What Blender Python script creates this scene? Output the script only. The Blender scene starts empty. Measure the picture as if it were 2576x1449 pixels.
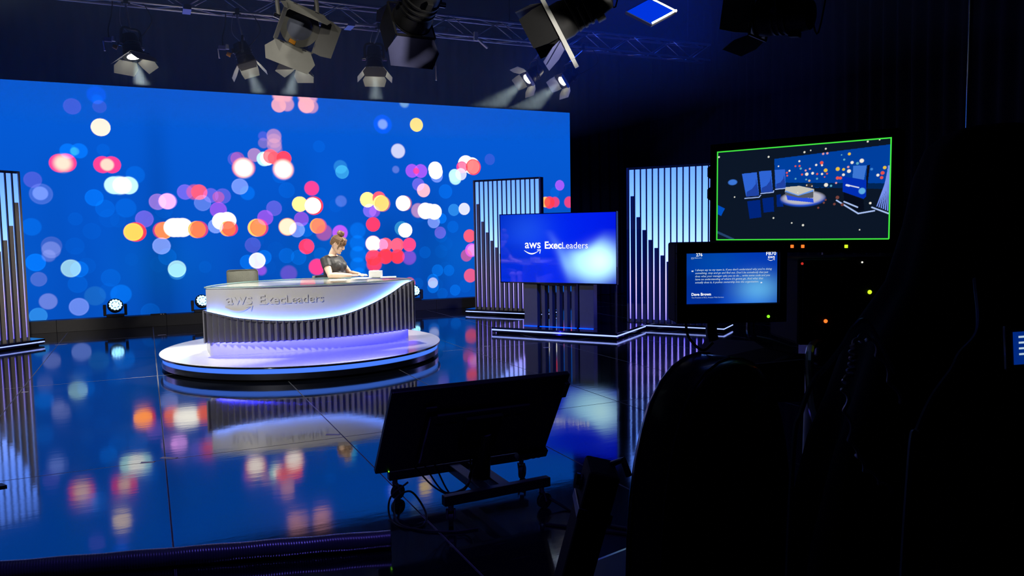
import bpy, bmesh, math, random
import numpy as np
from mathutils import Vector, Matrix

random.seed(7)
SC = bpy.context.scene
COL = SC.collection
V = Vector

# ------------------------------------------------------------------ camera
# The studio frame: X runs along the LED wall, Y towards it, Z up, metres.
TH, PITCH, ROLL, CAM_H = math.radians(25.4), math.radians(4.2), 0.016, 1.6
FPX = 1936.0
R0 = V((math.cos(TH), -math.sin(TH), 0))
FW = V((math.sin(TH) * math.cos(PITCH), math.cos(TH) * math.cos(PITCH), -math.sin(PITCH)))
U0 = V((math.sin(TH) * math.sin(PITCH), math.cos(TH) * math.sin(PITCH), math.cos(PITCH)))
CR = R0 * math.cos(ROLL) - U0 * math.sin(ROLL)
CU = R0 * math.sin(ROLL) + U0 * math.cos(ROLL)
cam_data = bpy.data.cameras.new('camera')
cam = bpy.data.objects.new('camera', cam_data)
COL.objects.link(cam)
cam_data.sensor_width = 36.0
cam_data.lens = FPX / 2576.0 * 36.0
cam_data.clip_start = 0.05
cam_data.clip_end = 200
cam.matrix_world = Matrix(((CR.x, CU.x, -FW.x, 0), (CR.y, CU.y, -FW.y, 0), (CR.z, CU.z, -FW.z, CAM_H), (0, 0, 0, 1)))
SC.camera = cam

# ------------------------------------------------------------------ world, exposure
W = bpy.data.worlds.new('studio_dark')
SC.world = W
W.use_nodes = True
W.node_tree.nodes['Background'].inputs[0].default_value = (0.0, 0.0, 0.0, 1)
W.node_tree.nodes['Background'].inputs[1].default_value = 0.0
SC.view_settings.view_transform = 'Standard'
SC.view_settings.look = 'None'
SC.view_settings.gamma = 1.0
SC.view_settings.use_curve_mapping = False
SC.view_settings.exposure = 0.0
try:
    SC.cycles.adaptive_threshold = 0.015
    SC.cycles.max_bounces = 5
    SC.cycles.diffuse_bounces = 2
    SC.cycles.glossy_bounces = 3
    SC.cycles.volume_bounces = 0
    SC.cycles.transparent_max_bounces = 8
    SC.cycles.sample_clamp_indirect = 6.0
    SC.cycles.caustics_reflective = False
    SC.cycles.caustics_refractive = False
except Exception:
    pass


def aim(o, direction):
    o.rotation_euler = V(direction).to_track_quat('-Z', 'Y').to_euler()


def spot(name, loc, target, power, color=(1, 1, 1), size=40, blend=0.4, radius=0.06):
    d = bpy.data.lights.new(name, 'SPOT')
    d.energy = power
    d.color = color
    d.spot_size = math.radians(size)
    d.spot_blend = blend
    d.shadow_soft_size = radius
    o = bpy.data.objects.new(name, d)
    COL.objects.link(o)
    o.location = loc
    aim(o, V(target) - V(loc))
    return o


# out-of-view lamps: front key for the desk, separate spot for the left column
spot('key_lamp', (-3.9, 2.6, 4.7), (1.4, 9.8, 0.5), 2050, (1.0, 0.96, 0.92), 46, 1.0, 0.15)
spot('column_lamp', (-0.6, 4.0, 4.6), (-2.1, 13.0, 1.0), 2000, (1.0, 0.93, 0.82), 18, 0.6, 0.12)
spot('added_big_lamp_spot', (0.2, 2.6, 4.5), (1.6, 7.2, 3.4), 130, (1.0, 0.95, 0.82), 30, 0.7, 0.10)  # small spot added out of view to brighten the big facing lamp
# unseen blue spots added to lift the blue ambient on set, floor and drapes
spot('added_blue_wash', (4.2, 4.6, 5.7), (6.6, 12.4, 0.4), 2200, (0.004, 0.05, 1.0), 44, 0.8, 0.2)
spot('added_blue_wash', (-3.6, 7.4, 5.7), (2.5, 16.0, 4.9), 45, (0.02, 0.10, 1.0), 70, 0.7, 0.2)
spot('added_blue_wash', (0.6, 2.2, 5.4), (0.0, 4.3, 0.0), 190, (0.16, 0.12, 1.0), 70, 0.8, 0.2)
spot('added_blue_wash', (4.6, 7.0, 5.7), (9.8, 12.6, 3.4), 420, (0.015, 0.09, 1.0), 66, 0.9, 0.2)
spot('fill_lamp', (7.2, 3.6, 3.6), (2.5, 10.9, 1.3), 650, (1.0, 0.92, 0.80), 14, 0.6, 0.12)


# ------------------------------------------------------------------ materials
def mat(name, col, rough=0.5, metal=0.0, ior=1.45, coat=0.0, noise=0.0, nscale=20.0, bump=0.0, bscale=60.0, emis=None, estr=1.0, spec=0.5):
    m = bpy.data.materials.new(name)
    m.use_nodes = True
    nt = m.node_tree
    b = nt.nodes['Principled BSDF']
    b.inputs['Base Color'].default_value = (*col, 1)
    b.inputs['Roughness'].default_value = rough
    b.inputs['Metallic'].default_value = metal
    b.inputs['IOR'].default_value = ior
    b.inputs['Specular IOR Level'].default_value = spec
    b.inputs['Coat Weight'].default_value = coat
    if emis:
        b.inputs['Emission Color'].default_value = (*emis, 1)
        b.inputs['Emission Strength'].default_value = estr
    if noise or bump:
        tc = nt.nodes.new('ShaderNodeTexCoord')
    if noise:
        n = nt.nodes.new('ShaderNodeTexNoise')
        n.inputs['Scale'].default_value = nscale
        n.inputs['Detail'].default_value = 4
        nt.links.new(tc.outputs['Object'], n.inputs['Vector'])
        r = nt.nodes.new('ShaderNodeMapRange')
        r.inputs['To Min'].default_value = 1 - noise
        r.inputs['To Max'].default_value = 1 + noise
        nt.links.new(n.outputs['Fac'], r.inputs['Value'])
        mx = nt.nodes.new('ShaderNodeMix')
        mx.data_type = 'RGBA'
        mx.blend_type = 'MULTIPLY'
        mx.inputs[0].default_value = 1
        mx.inputs[6].default_value = (*col, 1)
        nt.links.new(r.outputs[0], mx.inputs[7])
        nt.links.new(mx.outputs[2], b.inputs['Base Color'])
    if bump:
        n2 = nt.nodes.new('ShaderNodeTexNoise')
        n2.inputs['Scale'].default_value = bscale
        n2.inputs['Detail'].default_value = 3
        nt.links.new(tc.outputs['Object'], n2.inputs['Vector'])
        bp = nt.nodes.new('ShaderNodeBump')
        bp.inputs['Strength'].default_value = bump
        bp.inputs['Distance'].default_value = 0.01
        nt.links.new(n2.outputs['Fac'], bp.inputs['Height'])
        nt.links.new(bp.outputs[0], b.inputs['Normal'])
    return m


def emit(name, col, s=1.0):
    """A light-giving surface."""
    m = bpy.data.materials.new(name)
    m.use_nodes = True
    nt = m.node_tree
    nt.nodes.clear()
    o = nt.nodes.new('ShaderNodeOutputMaterial')
    e = nt.nodes.new('ShaderNodeEmission')
    e.inputs[0].default_value = (*col, 1)
    e.inputs[1].default_value = s
    nt.links.new(e.outputs[0], o.inputs[0])
    return m


def emit_ramp(name, stops, z0, z1, s=1.0):
    """Light strip whose colour changes along its height (object Z)."""
    m = emit(name, (1, 1, 1), s)
    nt = m.node_tree
    e = [n for n in nt.nodes if n.type == 'EMISSION'][0]
    tc = nt.nodes.new('ShaderNodeTexCoord')
    sx = nt.nodes.new('ShaderNodeSeparateXYZ')
    nt.links.new(tc.outputs['Object'], sx.inputs[0])
    mr = nt.nodes.new('ShaderNodeMapRange')
    mr.inputs['From Min'].default_value = z0
    mr.inputs['From Max'].default_value = z1
    nt.links.new(sx.outputs['Z'], mr.inputs['Value'])
    cr = nt.nodes.new('ShaderNodeValToRGB')
    els = cr.color_ramp.elements
    els[0].position, els[0].color = stops[0][0], (*stops[0][1], 1)
    els[1].position, els[1].color = stops[-1][0], (*stops[-1][1], 1)
    for p, c in stops[1:-1]:
        el = els.new(p)
        el.color = (*c, 1)
    nt.links.new(mr.outputs[0], cr.inputs[0])
    nt.links.new(cr.outputs[0], e.inputs[0])
    return m


def emit_attr(name, s=1.0, gloss=0.0):
    """A video screen: its picture is stored as a colour attribute on a fine grid."""
    m = bpy.data.materials.new(name)
    m.use_nodes = True
    nt = m.node_tree
    nt.nodes.clear()
    o = nt.nodes.new('ShaderNodeOutputMaterial')
    e = nt.nodes.new('ShaderNodeEmission')
    a = nt.nodes.new('ShaderNodeAttribute')
    a.attribute_name = 'picture'
    nt.links.new(a.outputs['Color'], e.inputs[0])
    e.inputs[1].default_value = s
    if gloss:
        g = nt.nodes.new('ShaderNodeBsdfGlossy')
        g.inputs['Roughness'].default_value = 0.05
        f = nt.nodes.new('ShaderNodeFresnel')
        mx = nt.nodes.new('ShaderNodeMixShader')
        nt.links.new(f.outputs[0], mx.inputs[0])
        nt.links.new(e.outputs[0], mx.inputs[1])
        nt.links.new(g.outputs[0], mx.inputs[2])
        ad = mx
        nt.links.new(ad.outputs[0], o.inputs[0])
    else:
        nt.links.new(e.outputs[0], o.inputs[0])
    return m


def thin_glass(name, tint=(1, 1, 1), ior=1.5, weight=1.0):
    m = bpy.data.materials.new(name)
    m.use_nodes = True
    nt = m.node_tree
    nt.nodes.clear()
    o = nt.nodes.new('ShaderNodeOutputMaterial')
    t = nt.nodes.new('ShaderNodeBsdfTransparent')
    t.inputs[0].default_value = (*tint, 1)
    g = nt.nodes.new('ShaderNodeBsdfGlossy')
    g.inputs['Roughness'].default_value = 0.03
    f = nt.nodes.new('ShaderNodeFresnel')
    f.inputs[0].default_value = ior
    mx = nt.nodes.new('ShaderNodeMixShader')
    mu = nt.nodes.new('ShaderNodeMath')
    mu.operation = 'MULTIPLY'
    mu.inputs[1].default_value = weight
    nt.links.new(f.outputs[0], mu.inputs[0])
    nt.links.new(mu.outputs[0], mx.inputs[0])
    nt.links.new(t.outputs[0], mx.inputs[1])
    nt.links.new(g.outputs[0], mx.inputs[2])
    nt.links.new(mx.outputs[0], o.inputs[0])
    return m


M = {}
M['black'] = mat('black_paint', (0.012, 0.012, 0.014), 0.45, noise=0.2)
M['matte_black'] = mat('matte_black', (0.006, 0.006, 0.008), 0.8, noise=0.3, spec=0.2)
M['gloss_black'] = mat('gloss_black', (0.006, 0.006, 0.01), 0.12, coat=0.6)
M['drape'] = mat('black_drape_cloth', (0.011, 0.013, 0.024), 0.9, noise=0.3, nscale=3, spec=0.1)
M['dark_wall'] = mat('dark_wall_paint', (0.012, 0.013, 0.02), 0.9, noise=0.25, nscale=2, spec=0.1)
M['ceiling'] = mat('black_ceiling', (0.008, 0.008, 0.01), 0.9, noise=0.2, spec=0.1)
M['plinth'] = mat('charcoal_board', (0.03, 0.03, 0.035), 0.5, noise=0.15)
M['slat'] = mat('front_lit_slat', (0.22, 0.20, 0.18), 0.35, noise=0.08)  # front light on left and middle column slats put into a paler colour
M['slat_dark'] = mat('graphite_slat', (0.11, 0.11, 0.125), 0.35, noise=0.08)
M['frame_dark'] = mat('dark_frame', (0.025, 0.025, 0.03), 0.4)
M['white'] = mat('white_laminate', (0.78, 0.77, 0.74), 0.32, noise=0.02)
M['white_gloss'] = mat('white_gloss_laminate', (0.74, 0.73, 0.70), 0.16, coat=0.3, noise=0.02)
M['fin'] = mat('graphite_fin', (0.22, 0.22, 0.25), 0.4, noise=0.05)
M['steel'] = mat('brushed_steel', (0.5, 0.5, 0.55), 0.3, metal=1.0)
M['chrome'] = mat('chrome', (0.75, 0.75, 0.78), 0.12, metal=1.0)
M['alu'] = mat('truss_aluminium', (0.62, 0.62, 0.68), 0.35, metal=0.9)
M['lamp_black'] = mat('lamp_housing', (0.03, 0.03, 0.033), 0.45, noise=0.2)
M['lamp_grey'] = mat('lamp_grey_enamel', (0.24, 0.24, 0.22), 0.4, noise=0.1)
M['door_lit'] = mat('barn_door_lit', (0.40, 0.40, 0.36), 0.5, noise=0.1)  # light falling on black barn doors put into a pale colour
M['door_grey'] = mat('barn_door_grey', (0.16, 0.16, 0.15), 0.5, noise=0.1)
M['band_metal'] = mat('dark_mirror_band', (0.30, 0.32, 0.40), 0.18, metal=1.0)
M['door_black'] = mat('barn_door_black', (0.02, 0.02, 0.022), 0.5, noise=0.1)
M['blue_lit_door_and_plug'] = mat('barn_door_blue_lit_and_plug', (0.16, 0.17, 0.42), 0.5, noise=0.1)  # blue light on lower barn doors put into colour; also colours the plug boxes
M['piping'] = mat('highlight_piping', (0.07, 0.07, 0.09), 0.25, coat=0.5)  # edge highlights of the black chair put into a paler piping colour
M['worn_edge'] = mat('worn_panel_edge', (0.26, 0.25, 0.27), 0.5, noise=0.9, nscale=2.5)
M['rubber'] = mat('black_rubber', (0.015, 0.015, 0.016), 0.6)
M['leather'] = mat('grey_green_leather', (0.16, 0.165, 0.135), 0.38, noise=0.12, bump=0.2, bscale=120)
M['chair_black'] = mat('black_upholstery', (0.012, 0.012, 0.016), 0.28, noise=0.2, coat=0.3)
M['paper'] = mat('paper', (0.85, 0.85, 0.83), 0.6, noise=0.03)
M['porcelain'] = mat('white_porcelain', (0.88, 0.88, 0.86), 0.25)
M['tape'] = mat('pale_tape', (0.55, 0.5, 0.55), 0.6, noise=0.1)
M['orange'] = mat('orange_label', (0.8, 0.32, 0.03), 0.4)
M['glass'] = thin_glass('glass_sheet', (0.97, 0.99, 0.98), 1.5, 0.22)
M['glass_edge'] = mat('glass_edge', (0.35, 0.55, 0.55), 0.15)
M['lens_off'] = mat('fresnel_lens', (0.26, 0.29, 0.40), 0.12, coat=1.0, ior=1.6, spec=1.0)
M['tan'] = mat('tan_board', (0.26, 0.21, 0.18), 0.6, noise=0.2)
M['skin'] = mat('skin', (0.80, 0.54, 0.40), 0.45, noise=0.05)
M['lips'] = mat('lips', (0.55, 0.2, 0.17), 0.4)
M['hair'] = mat('brown_hair', (0.17, 0.095, 0.045), 0.42, noise=0.45, nscale=90)
M['dress'] = mat('black_dress', (0.035, 0.036, 0.038), 0.55, noise=0.15, bump=0.15, bscale=40)
M['brow'] = mat('dark_brow', (0.06, 0.03, 0.02), 0.6)

E_ = {}
E_['lens'] = emit('lamp_lens_glow', (1.0, 0.97, 0.88), 14)
E_['desk_strip'] = emit('desk_curve_strip', (0.08, 0.22, 1.0), 50)
E_['under_strip'] = emit('desk_under_strip', (0.024, 0.024, 1.0), 240)
E_['riser_band'] = emit('riser_light_band', (0.07, 0.22, 1.0), 1.0)
E_['edge'] = emit('platform_edge_strip', (0.55, 0.72, 1.9), 1.0)
E_['foot_blue'] = emit('platform_inner_strip', (0.0, 0.03, 1.0), 6)
E_['beam_led'] = emit('moving_head_led', (0.30, 0.75, 1.2), 3.5)
E_['screen_text'] = emit('screen_text_white', (1, 1, 1), 1.0)
E_['screen_text_soft'] = emit('screen_text_soft', (0.62, 0.80, 0.95), 0.75)
E_['green_line'] = emit('screen_green_line', (0.06, 0.85, 0.06), 1.0)
E_['led_orange'] = emit('indicator_orange', (1.0, 0.16, 0.02), 1.6)
E_['led_green'] = emit('indicator_green', (0.25, 0.9, 0.02), 1.3)
E_['led_yellow'] = emit('indicator_yellow_green', (0.6, 0.9, 0.02), 1.3)
E_['led_red'] = emit('indicator_red', (0.6, 0.03, 0.02), 1.0)
E_['led_white'] = emit('indicator_white', (0.9, 0.9, 0.8), 1.0)
E_['blue_panel'] = emit('blue_soft_panel', (0.0, 0.035, 0.72), 1.0)


# ------------------------------------------------------------------ mesh helpers
class MB:
    """Collects shapes; build() links them as one mesh object."""

    def __init__(self):
        self.v, self.f = [], []

    def add(self, vs, fs):
        n = len(self.v)
        self.v += [tuple(p) for p in vs]
        self.f += [tuple(i + n for i in f) for f in fs]
        return self

    def box(self, c, s, x=(1, 0, 0), y=(0, 1, 0), z=(0, 0, 1)):
        c, x, y, z = V(c), V(x) * s[0] / 2, V(y) * s[1] / 2, V(z) * s[2] / 2
        vs = [c + x * i + y * j + z * k for k in (-1, 1) for j in (-1, 1) for i in (-1, 1)]
        return self.add(vs, [(0, 2, 3, 1), (4, 5, 7, 6), (0, 1, 5, 4), (2, 6, 7, 3), (0, 4, 6, 2), (1, 3, 7, 5)])

    def bb(self, x0, x1, y0, y1, z0, z1):
        return self.box(((x0 + x1) / 2, (y0 + y1) / 2, (z0 + z1) / 2), (x1 - x0, y1 - y0, z1 - z0))

    def cyl(self, p0, p1, r0, r1=None, n=16, caps=True):
        p0, p1 = V(p0), V(p1)
        r1 = r0 if r1 is None else r1
        d = (p1 - p0).normalized()
        a = d.orthogonal().normalized()
        b = d.cross(a)
        vs = []
        for p, r in ((p0, r0), (p1, r1)):
            for i in range(n):
                t = 2 * math.pi * i / n
                vs.append(p + (a * math.cos(t) + b * math.sin(t)) * r)
        fs = [(i, (i + 1) % n, n + (i + 1) % n, n + i) for i in range(n)]
        if caps:
            fs += [tuple(range(n - 1, -1, -1)), tuple(range(n, 2 * n))]
        return self.add(vs, fs)

    def tube(self, pts, r, n=8, radii=None, caps=True):
        pts = [V(p) for p in pts]
        rings = []
        a = None
        for i, p in enumerate(pts):
            d = (pts[min(i + 1, len(pts) - 1)] - pts[max(i - 1, 0)]).normalized()
            if a is None:
                a = d.orthogonal().normalized()
            a = (a - d * a.dot(d)).normalized()
            b = d.cross(a)
            rr = radii[i] if radii else r
            rings.append([p + (a * math.cos(2 * math.pi * k / n) + b * math.sin(2 * math.pi * k / n)) * rr for k in range(n)])
        vs = [q for ring in rings for q in ring]
        fs = []
        for i in range(len(pts) - 1):
            for k in range(n):
                fs.append((i * n + k, i * n + (k + 1) % n, (i + 1) * n + (k + 1) % n, (i + 1) * n + k))
        if caps:
            fs += [tuple(range(n - 1, -1, -1)), tuple(range((len(pts) - 1) * n, len(pts) * n))]
        return self.add(vs, fs)

    def loft(self, rings, caps=True, closed=True):
        n = len(rings[0])
        vs = [q for r in rings for q in r]
        fs = []
        for i in range(len(rings) - 1):
            for k in range(n if closed else n - 1):
                fs.append((i * n + k, i * n + (k + 1) % n, (i + 1) * n + (k + 1) % n, (i + 1) * n + k))
        if caps:
            fs += [tuple(range(n - 1, -1, -1)), tuple(range((len(rings) - 1) * n, len(rings) * n))]
        return self.add(vs, fs)

    def plate(self, poly, off):
        """A flat polygon given thickness along the vector off."""
        off = V(off)
        n = len(poly)
        vs = [V(p) for p in poly] + [V(p) + off for p in poly]
        fs = [tuple(range(n - 1, -1, -1)), tuple(range(n, 2 * n))]
        fs += [(i, (i + 1) % n, n + (i + 1) % n, n + i) for i in range(n)]
        return self.add(vs, fs)

    def ball(self, c, r, nu=16, nv=10, sc=(1, 1, 1)):
        c = V(c)
        rings = []
        for j in range(1, nv):
            t = math.pi * j / nv
            rings.append([c + V((math.sin(t) * math.cos(2 * math.pi * i / nu) * r * sc[0], math.sin(t) * math.sin(2 * math.pi * i / nu) * r * sc[1], -math.cos(t) * r * sc[2])) for i in range(nu)])
        n0 = len(self.v)
        self.loft(rings, caps=False)
        b = len(self.v)
        self.v += [tuple(c - V((0, 0, r * sc[2]))), tuple(c + V((0, 0, r * sc[2])))]
        L = n0 + (nv - 2) * nu
        for i in range(nu):
            self.f.append((b, n0 + (i + 1) % nu, n0 + i))
            self.f.append((b + 1, L + i, L + (i + 1) % nu))
        return self

    def lathe(self, prof, o=(0, 0, 0), x=(1, 0, 0), y=(0, 1, 0), z=(0, 0, 1), n=32, caps=True):
        o, x, y, z = V(o), V(x), V(y), V(z)
        rings = [[o + z * h + (x * math.cos(2 * math.pi * i / n) + y * math.sin(2 * math.pi * i / n)) * r for i in range(n)] for r, h in prof]
        return self.loft(rings, caps)

    def build(self, name, m, parent=None, smooth=False, bevel=0.0, kind=None, origin=None):
        """parent given: coordinates are world coordinates of an unrotated parent."""
        off = V(parent.location) if parent is not None else (V(origin) if origin else V((0, 0, 0)))
        if parent is not None and parent.parent is not None:
            off = off + V(parent.parent.location)
        me = bpy.data.meshes.new(name)
        me.from_pydata([tuple(V(p) - off) for p in self.v], [], self.f)
        me.update()
        bm = bmesh.new()
        bm.from_mesh(me)
        bmesh.ops.recalc_face_normals(bm, faces=bm.faces)
        bm.to_mesh(me)
        bm.free()
        return link(name, me, m, parent, smooth, bevel, kind, origin)


def link(name, me, m, parent=None, smooth=False, bevel=0.0, kind=None, origin=None):
    o = bpy.data.objects.new(name, me)
    COL.objects.link(o)
    if origin and parent is None:
        o.location = origin
    if m is not None and not me.materials:
        me.materials.append(m)
    if smooth:
        for p in me.polygons:
            p.use_smooth = True
        try:
            me.set_sharp_from_angle(angle=math.radians(40))
        except Exception:
            pass
    if parent is not None:
        o.parent = parent
    if bevel:
        md = o.modifiers.new('bevel', 'BEVEL')
        md.width = bevel
        md.segments = 2
        md.limit_method = 'ANGLE'
    if kind:
        o['kind'] = kind
    return o


def tag(o, label, cat, group=None):
    o['label'] = label
    o['category'] = cat
    if group:
        o['group'] = group
    return o


def thing(name, label, cat, loc, group=None):
    o = bpy.data.objects.new(name, None)
    o.empty_display_size = 0.1
    COL.objects.link(o)
    o.location = loc
    return tag(o, label, cat, group)


def picture_grid(name, mapper, rgb, m, parent, flip=False):
    """rgb: array (ny, nx, 3), row 0 at the bottom; mapper(u, v) -> arrays of world x, y, z."""
    ny, nx = rgb.shape[:2]
    uu, vv = np.meshgrid(np.linspace(0, 1, nx), np.linspace(0, 1, ny))
    X, Y, Z = mapper(uu, vv)
    off = V(parent.location) if parent is not None else V((0, 0, 0))
    co = np.stack([X - off.x, Y - off.y, Z - off.z], -1).reshape(-1, 3)
    idx = np.arange(nx * ny).reshape(ny, nx)
    q = np.stack([idx[:-1, :-1], idx[:-1, 1:], idx[1:, 1:], idx[1:, :-1]], -1).reshape(-1, 4)
    if flip:
        q = q[:, ::-1]
    me = bpy.data.meshes.new(name)
    me.vertices.add(nx * ny)
    me.vertices.foreach_set('co', co.astype(np.float32).ravel())
    me.loops.add(q.size)
    me.loops.foreach_set('vertex_index', q.astype(np.int32).ravel())
    me.polygons.add(len(q))
    me.polygons.foreach_set('loop_start', np.arange(0, q.size, 4, dtype=np.int32))
    me.update(calc_edges=True)
    at = me.attributes.new('picture', 'FLOAT_COLOR', 'POINT')
    c4 = np.ones((nx * ny, 4), np.float32)
    c4[:, :3] = rgb.reshape(-1, 3)
    at.data.foreach_set('color', c4.ravel())
    return link(name, me, m, parent)


def text_shape(body, bold=0.0, shear=0.0, res=3):
    """Outline of a word as flat verts and faces, left edge at x = 0, baseline y = 0."""
    cu = bpy.data.curves.new('text', 'FONT')
    cu.body = body
    cu.size = 1.0
    cu.offset = bold
    cu.shear = shear
    cu.resolution_u = res
    o = bpy.data.objects.new('text', cu)
    COL.objects.link(o)
    dg = bpy.context.evaluated_depsgraph_get()
    me = bpy.data.meshes.new_from_object(o.evaluated_get(dg))
    vs = [(v.co.x, v.co.y) for v in me.vertices]
    fs = [tuple(p.vertices) for p in me.polygons]
    bpy.data.objects.remove(o)
    bpy.data.curves.remove(cu)
    bpy.data.meshes.remove(me)
    x0 = min(v[0] for v in vs)
    return [(x - x0, y) for x, y in vs], fs


def flat_text(mb, shape, fn, depth=0.0):
    """Places a flat shape with fn(x, y, out) -> world point; depth makes a raised letter."""
    vs, fs = shape
    if not depth:
        return mb.add([fn(x, y, 0) for x, y in vs], fs)
    n = len(vs)
    cnt = {}
    for f in fs:
        for a, b in zip(f, f[1:] + f[:1]):
            cnt[(a, b)] = 1
    side = []
    for (a, b) in cnt:
        if (b, a) not in cnt:
            side.append((a, b, n + b, n + a))
    return mb.add([fn(x, y, 0) for x, y in vs] + [fn(x, y, depth) for x, y in vs], [tuple(i + n for i in f) for f in fs] + side)


def scaled(shape, x0, y0, w=None, h=None):
    vs, fs = shape
    W_ = max(v[0] for v in vs)
    s = (w / W_) if w else h / max(v[1] for v in vs)
    return [(x0 + x * s, y0 + y * s) for x, y in vs], fs


def logo_shapes():
    """The two-word sign in units of its full width: three bold letters over a curved arrow, then a bold and a light word."""
    out = [scaled(text_shape('aws', 0.012), 0.0, 0.0, w=0.258)]
    a = scaled(text_shape('Exec', 0.026), 0.325, -0.006, w=0.268)
    b = scaled(text_shape('Leaders', 0.0), 0.602, -0.006, w=0.398)
    out += [a, b]
    n = 18
    top, bot = [], []
    for i in range(n + 1):
        t = i / n
        x = -0.012 + 0.25 * t
        s = math.sin(math.pi * t)
        top.append((x, -0.030 - 0.042 * s))
        bot.append((x - 0.004, -0.030 - 0.042 * s - 0.006 - 0.014 * s))
    vs = top + bot
    fs = [(n + 1 + i, n + 2 + i, i + 1, i) for i in range(n)]
    out.append((vs, fs))
    arrow = [(0.198, -0.022), (0.262, -0.018), (0.246, -0.082), (0.236, -0.076), (0.247, -0.030), (0.200, -0.034)]
    out.append((arrow, [(1, 0, 5, 4), (1, 4, 3, 2)]))
    return out


LOGO = logo_shapes()


def arc_pts(p0, p1, p2, n=14):
    """Quadratic curve through control points."""
    p0, p1, p2 = V(p0), V(p1), V(p2)
    return [p0 * (1 - t) ** 2 + p1 * 2 * t * (1 - t) + p2 * t * t for t in [i / n for i in range(n + 1)]]


def smooth_path(pts, n=6):
    """Catmull-Rom through the points."""
    P = [V(p) for p in pts]
    P = [P[0] * 2 - P[1]] + P + [P[-1] * 2 - P[-2]]
    out = []
    for i in range(1, len(P) - 2):
        for k in range(n):
            t = k / n
            a, b, c, d = P[i - 1], P[i], P[i + 1], P[i + 2]
            out.append(0.5 * ((2 * b) + (c - a) * t + (2 * a - 5 * b + 4 * c - d) * t * t + (-a + 3 * b - 3 * c + d) * t ** 3))
    out.append(P[-2])
    return out


# ================================================================== the room
def floor_material():
    m = bpy.data.materials.new('black_gloss_floor')
    m.use_nodes = True
    nt = m.node_tree
    b = nt.nodes['Principled BSDF']
    tc = nt.nodes.new('ShaderNodeTexCoord')
    g = nt.nodes.new('ShaderNodeNewGeometry')
    n = nt.nodes.new('ShaderNodeTexNoise')          # broad wear in the gloss
    n.inputs['Scale'].default_value = 1.3
    n.inputs['Detail'].default_value = 6
    nt.links.new(g.outputs['Position'], n.inputs['Vector'])
    mr = nt.nodes.new('ShaderNodeMapRange')
    mr.inputs['From Min'].default_value = 0.3
    mr.inputs['From Max'].default_value = 0.7
    mr.inputs['To Min'].default_value = 0.045
    mr.inputs['To Max'].default_value = 0.09
    nt.links.new(n.outputs['Fac'], mr.inputs['Value'])
    nt.links.new(mr.outputs[0], b.inputs['Roughness'])
    # fine scratches: a stretched noise, thresholded
    mp = nt.nodes.new('ShaderNodeMapping')
    mp.inputs['Scale'].default_value = (4.0, 38.0, 1.0)
    mp.inputs['Rotation'].default_value = (0, 0, 0.5)
    nt.links.new(g.outputs['Position'], mp.inputs['Vector'])
    n2 = nt.nodes.new('ShaderNodeTexNoise')
    n2.inputs['Scale'].default_value = 1.6
    n2.inputs['Detail'].default_value = 5
    nt.links.new(mp.outputs[0], n2.inputs['Vector'])
    m2 = nt.nodes.new('ShaderNodeMapRange')
    m2.inputs['From Min'].default_value = 0.66
    m2.inputs['From Max'].default_value = 0.80
    nt.links.new(n2.outputs['Fac'], m2.inputs['Value'])
    mx = nt.nodes.new('ShaderNodeMix')
    mx.data_type = 'RGBA'
    mx.inputs[6].default_value = (0.006, 0.008, 0.014, 1)
    mx.inputs[7].default_value = (0.10, 0.10, 0.11, 1)
    nt.links.new(m2.outputs[0], mx.inputs[0])
    nt.links.new(mx.outputs[2], b.inputs['Base Color'])
    b.inputs['IOR'].default_value = 3.7
    n3 = nt.nodes.new('ShaderNodeTexNoise')
    n3.inputs['Scale'].default_value = 5.0
    n3.inputs['Detail'].default_value = 4
    mp3 = nt.nodes.new('ShaderNodeMapping')
    mp3.inputs['Scale'].default_value = (1.0, 3.0, 1.0)
    nt.links.new(g.outputs['Position'], mp3.inputs['Vector'])
    nt.links.new(mp3.outputs[0], n3.inputs['Vector'])
    bp = nt.nodes.new('ShaderNodeBump')
    bp.inputs['Strength'].default_value = 0.012
    bp.inputs['Distance'].default_value = 0.02
    nt.links.new(n3.outputs['Fac'], bp.inputs['Height'])
    nt.links.new(bp.outputs[0], b.inputs['Normal'])
    return m


M['floor'] = floor_material()
M['floor_base'] = mat('floor_subfloor', (0.01, 0.01, 0.013), 0.7, noise=0.2)

XL, XR, YF, YB, ZC = -5.2, 12.5, -3.0, 16.6, 6.2
fl = MB().bb(XL, XR, YF, YB, -0.12, -0.006).build('floor', M['floor_base'], kind='structure')
# large gloss panels, 1.3 m by 3.72 m, with fine open joints
xs = [XL + 0.02 + 0 * 0] + [-3.84, -2.55, -1.26, 0.06, 1.35, 2.63, 3.92, 5.22, 6.52, 7.82, 9.12, 10.42, 12.48]
ys = [-2.98, -1.45, 2.27, 5.99, 9.73, 13.70, 16.58]
pan_mesh = {}
for i in range(len(xs) - 1):
    for j in range(len(ys) - 1):
        w, h = xs[i + 1] - xs[i] - 0.004, ys[j + 1] - ys[j] - 0.004
        key = (round(w, 3), round(h, 3))
        if key not in pan_mesh:
            mb = MB()
            rings = []
            for hx, hy, z in ((w / 2, h / 2, -0.006), (w / 2, h / 2, -0.0012), (w / 2 - 0.003, h / 2 - 0.003, 0.0)):
                rings.append([(-hx, -hy, z), (hx, -hy, z), (hx, hy, z), (-hx, hy, z)])
            mb.loft(rings)
            me = bpy.data.meshes.new('floor_panel')
            me.from_pydata(mb.v, [], mb.f)
            me.materials.append(M['floor'])
            me.materials.append(M['worn_edge'])
            for q in range(4, 8):
                me.polygons[q].material_index = 1
            pan_mesh[key] = me
        o = bpy.data.objects.new('panel', pan_mesh[key])
        COL.objects.link(o)
        o.parent = fl
        o.location = ((xs[i] + xs[i + 1]) / 2, (ys[j] + ys[j + 1]) / 2, 0)

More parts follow.
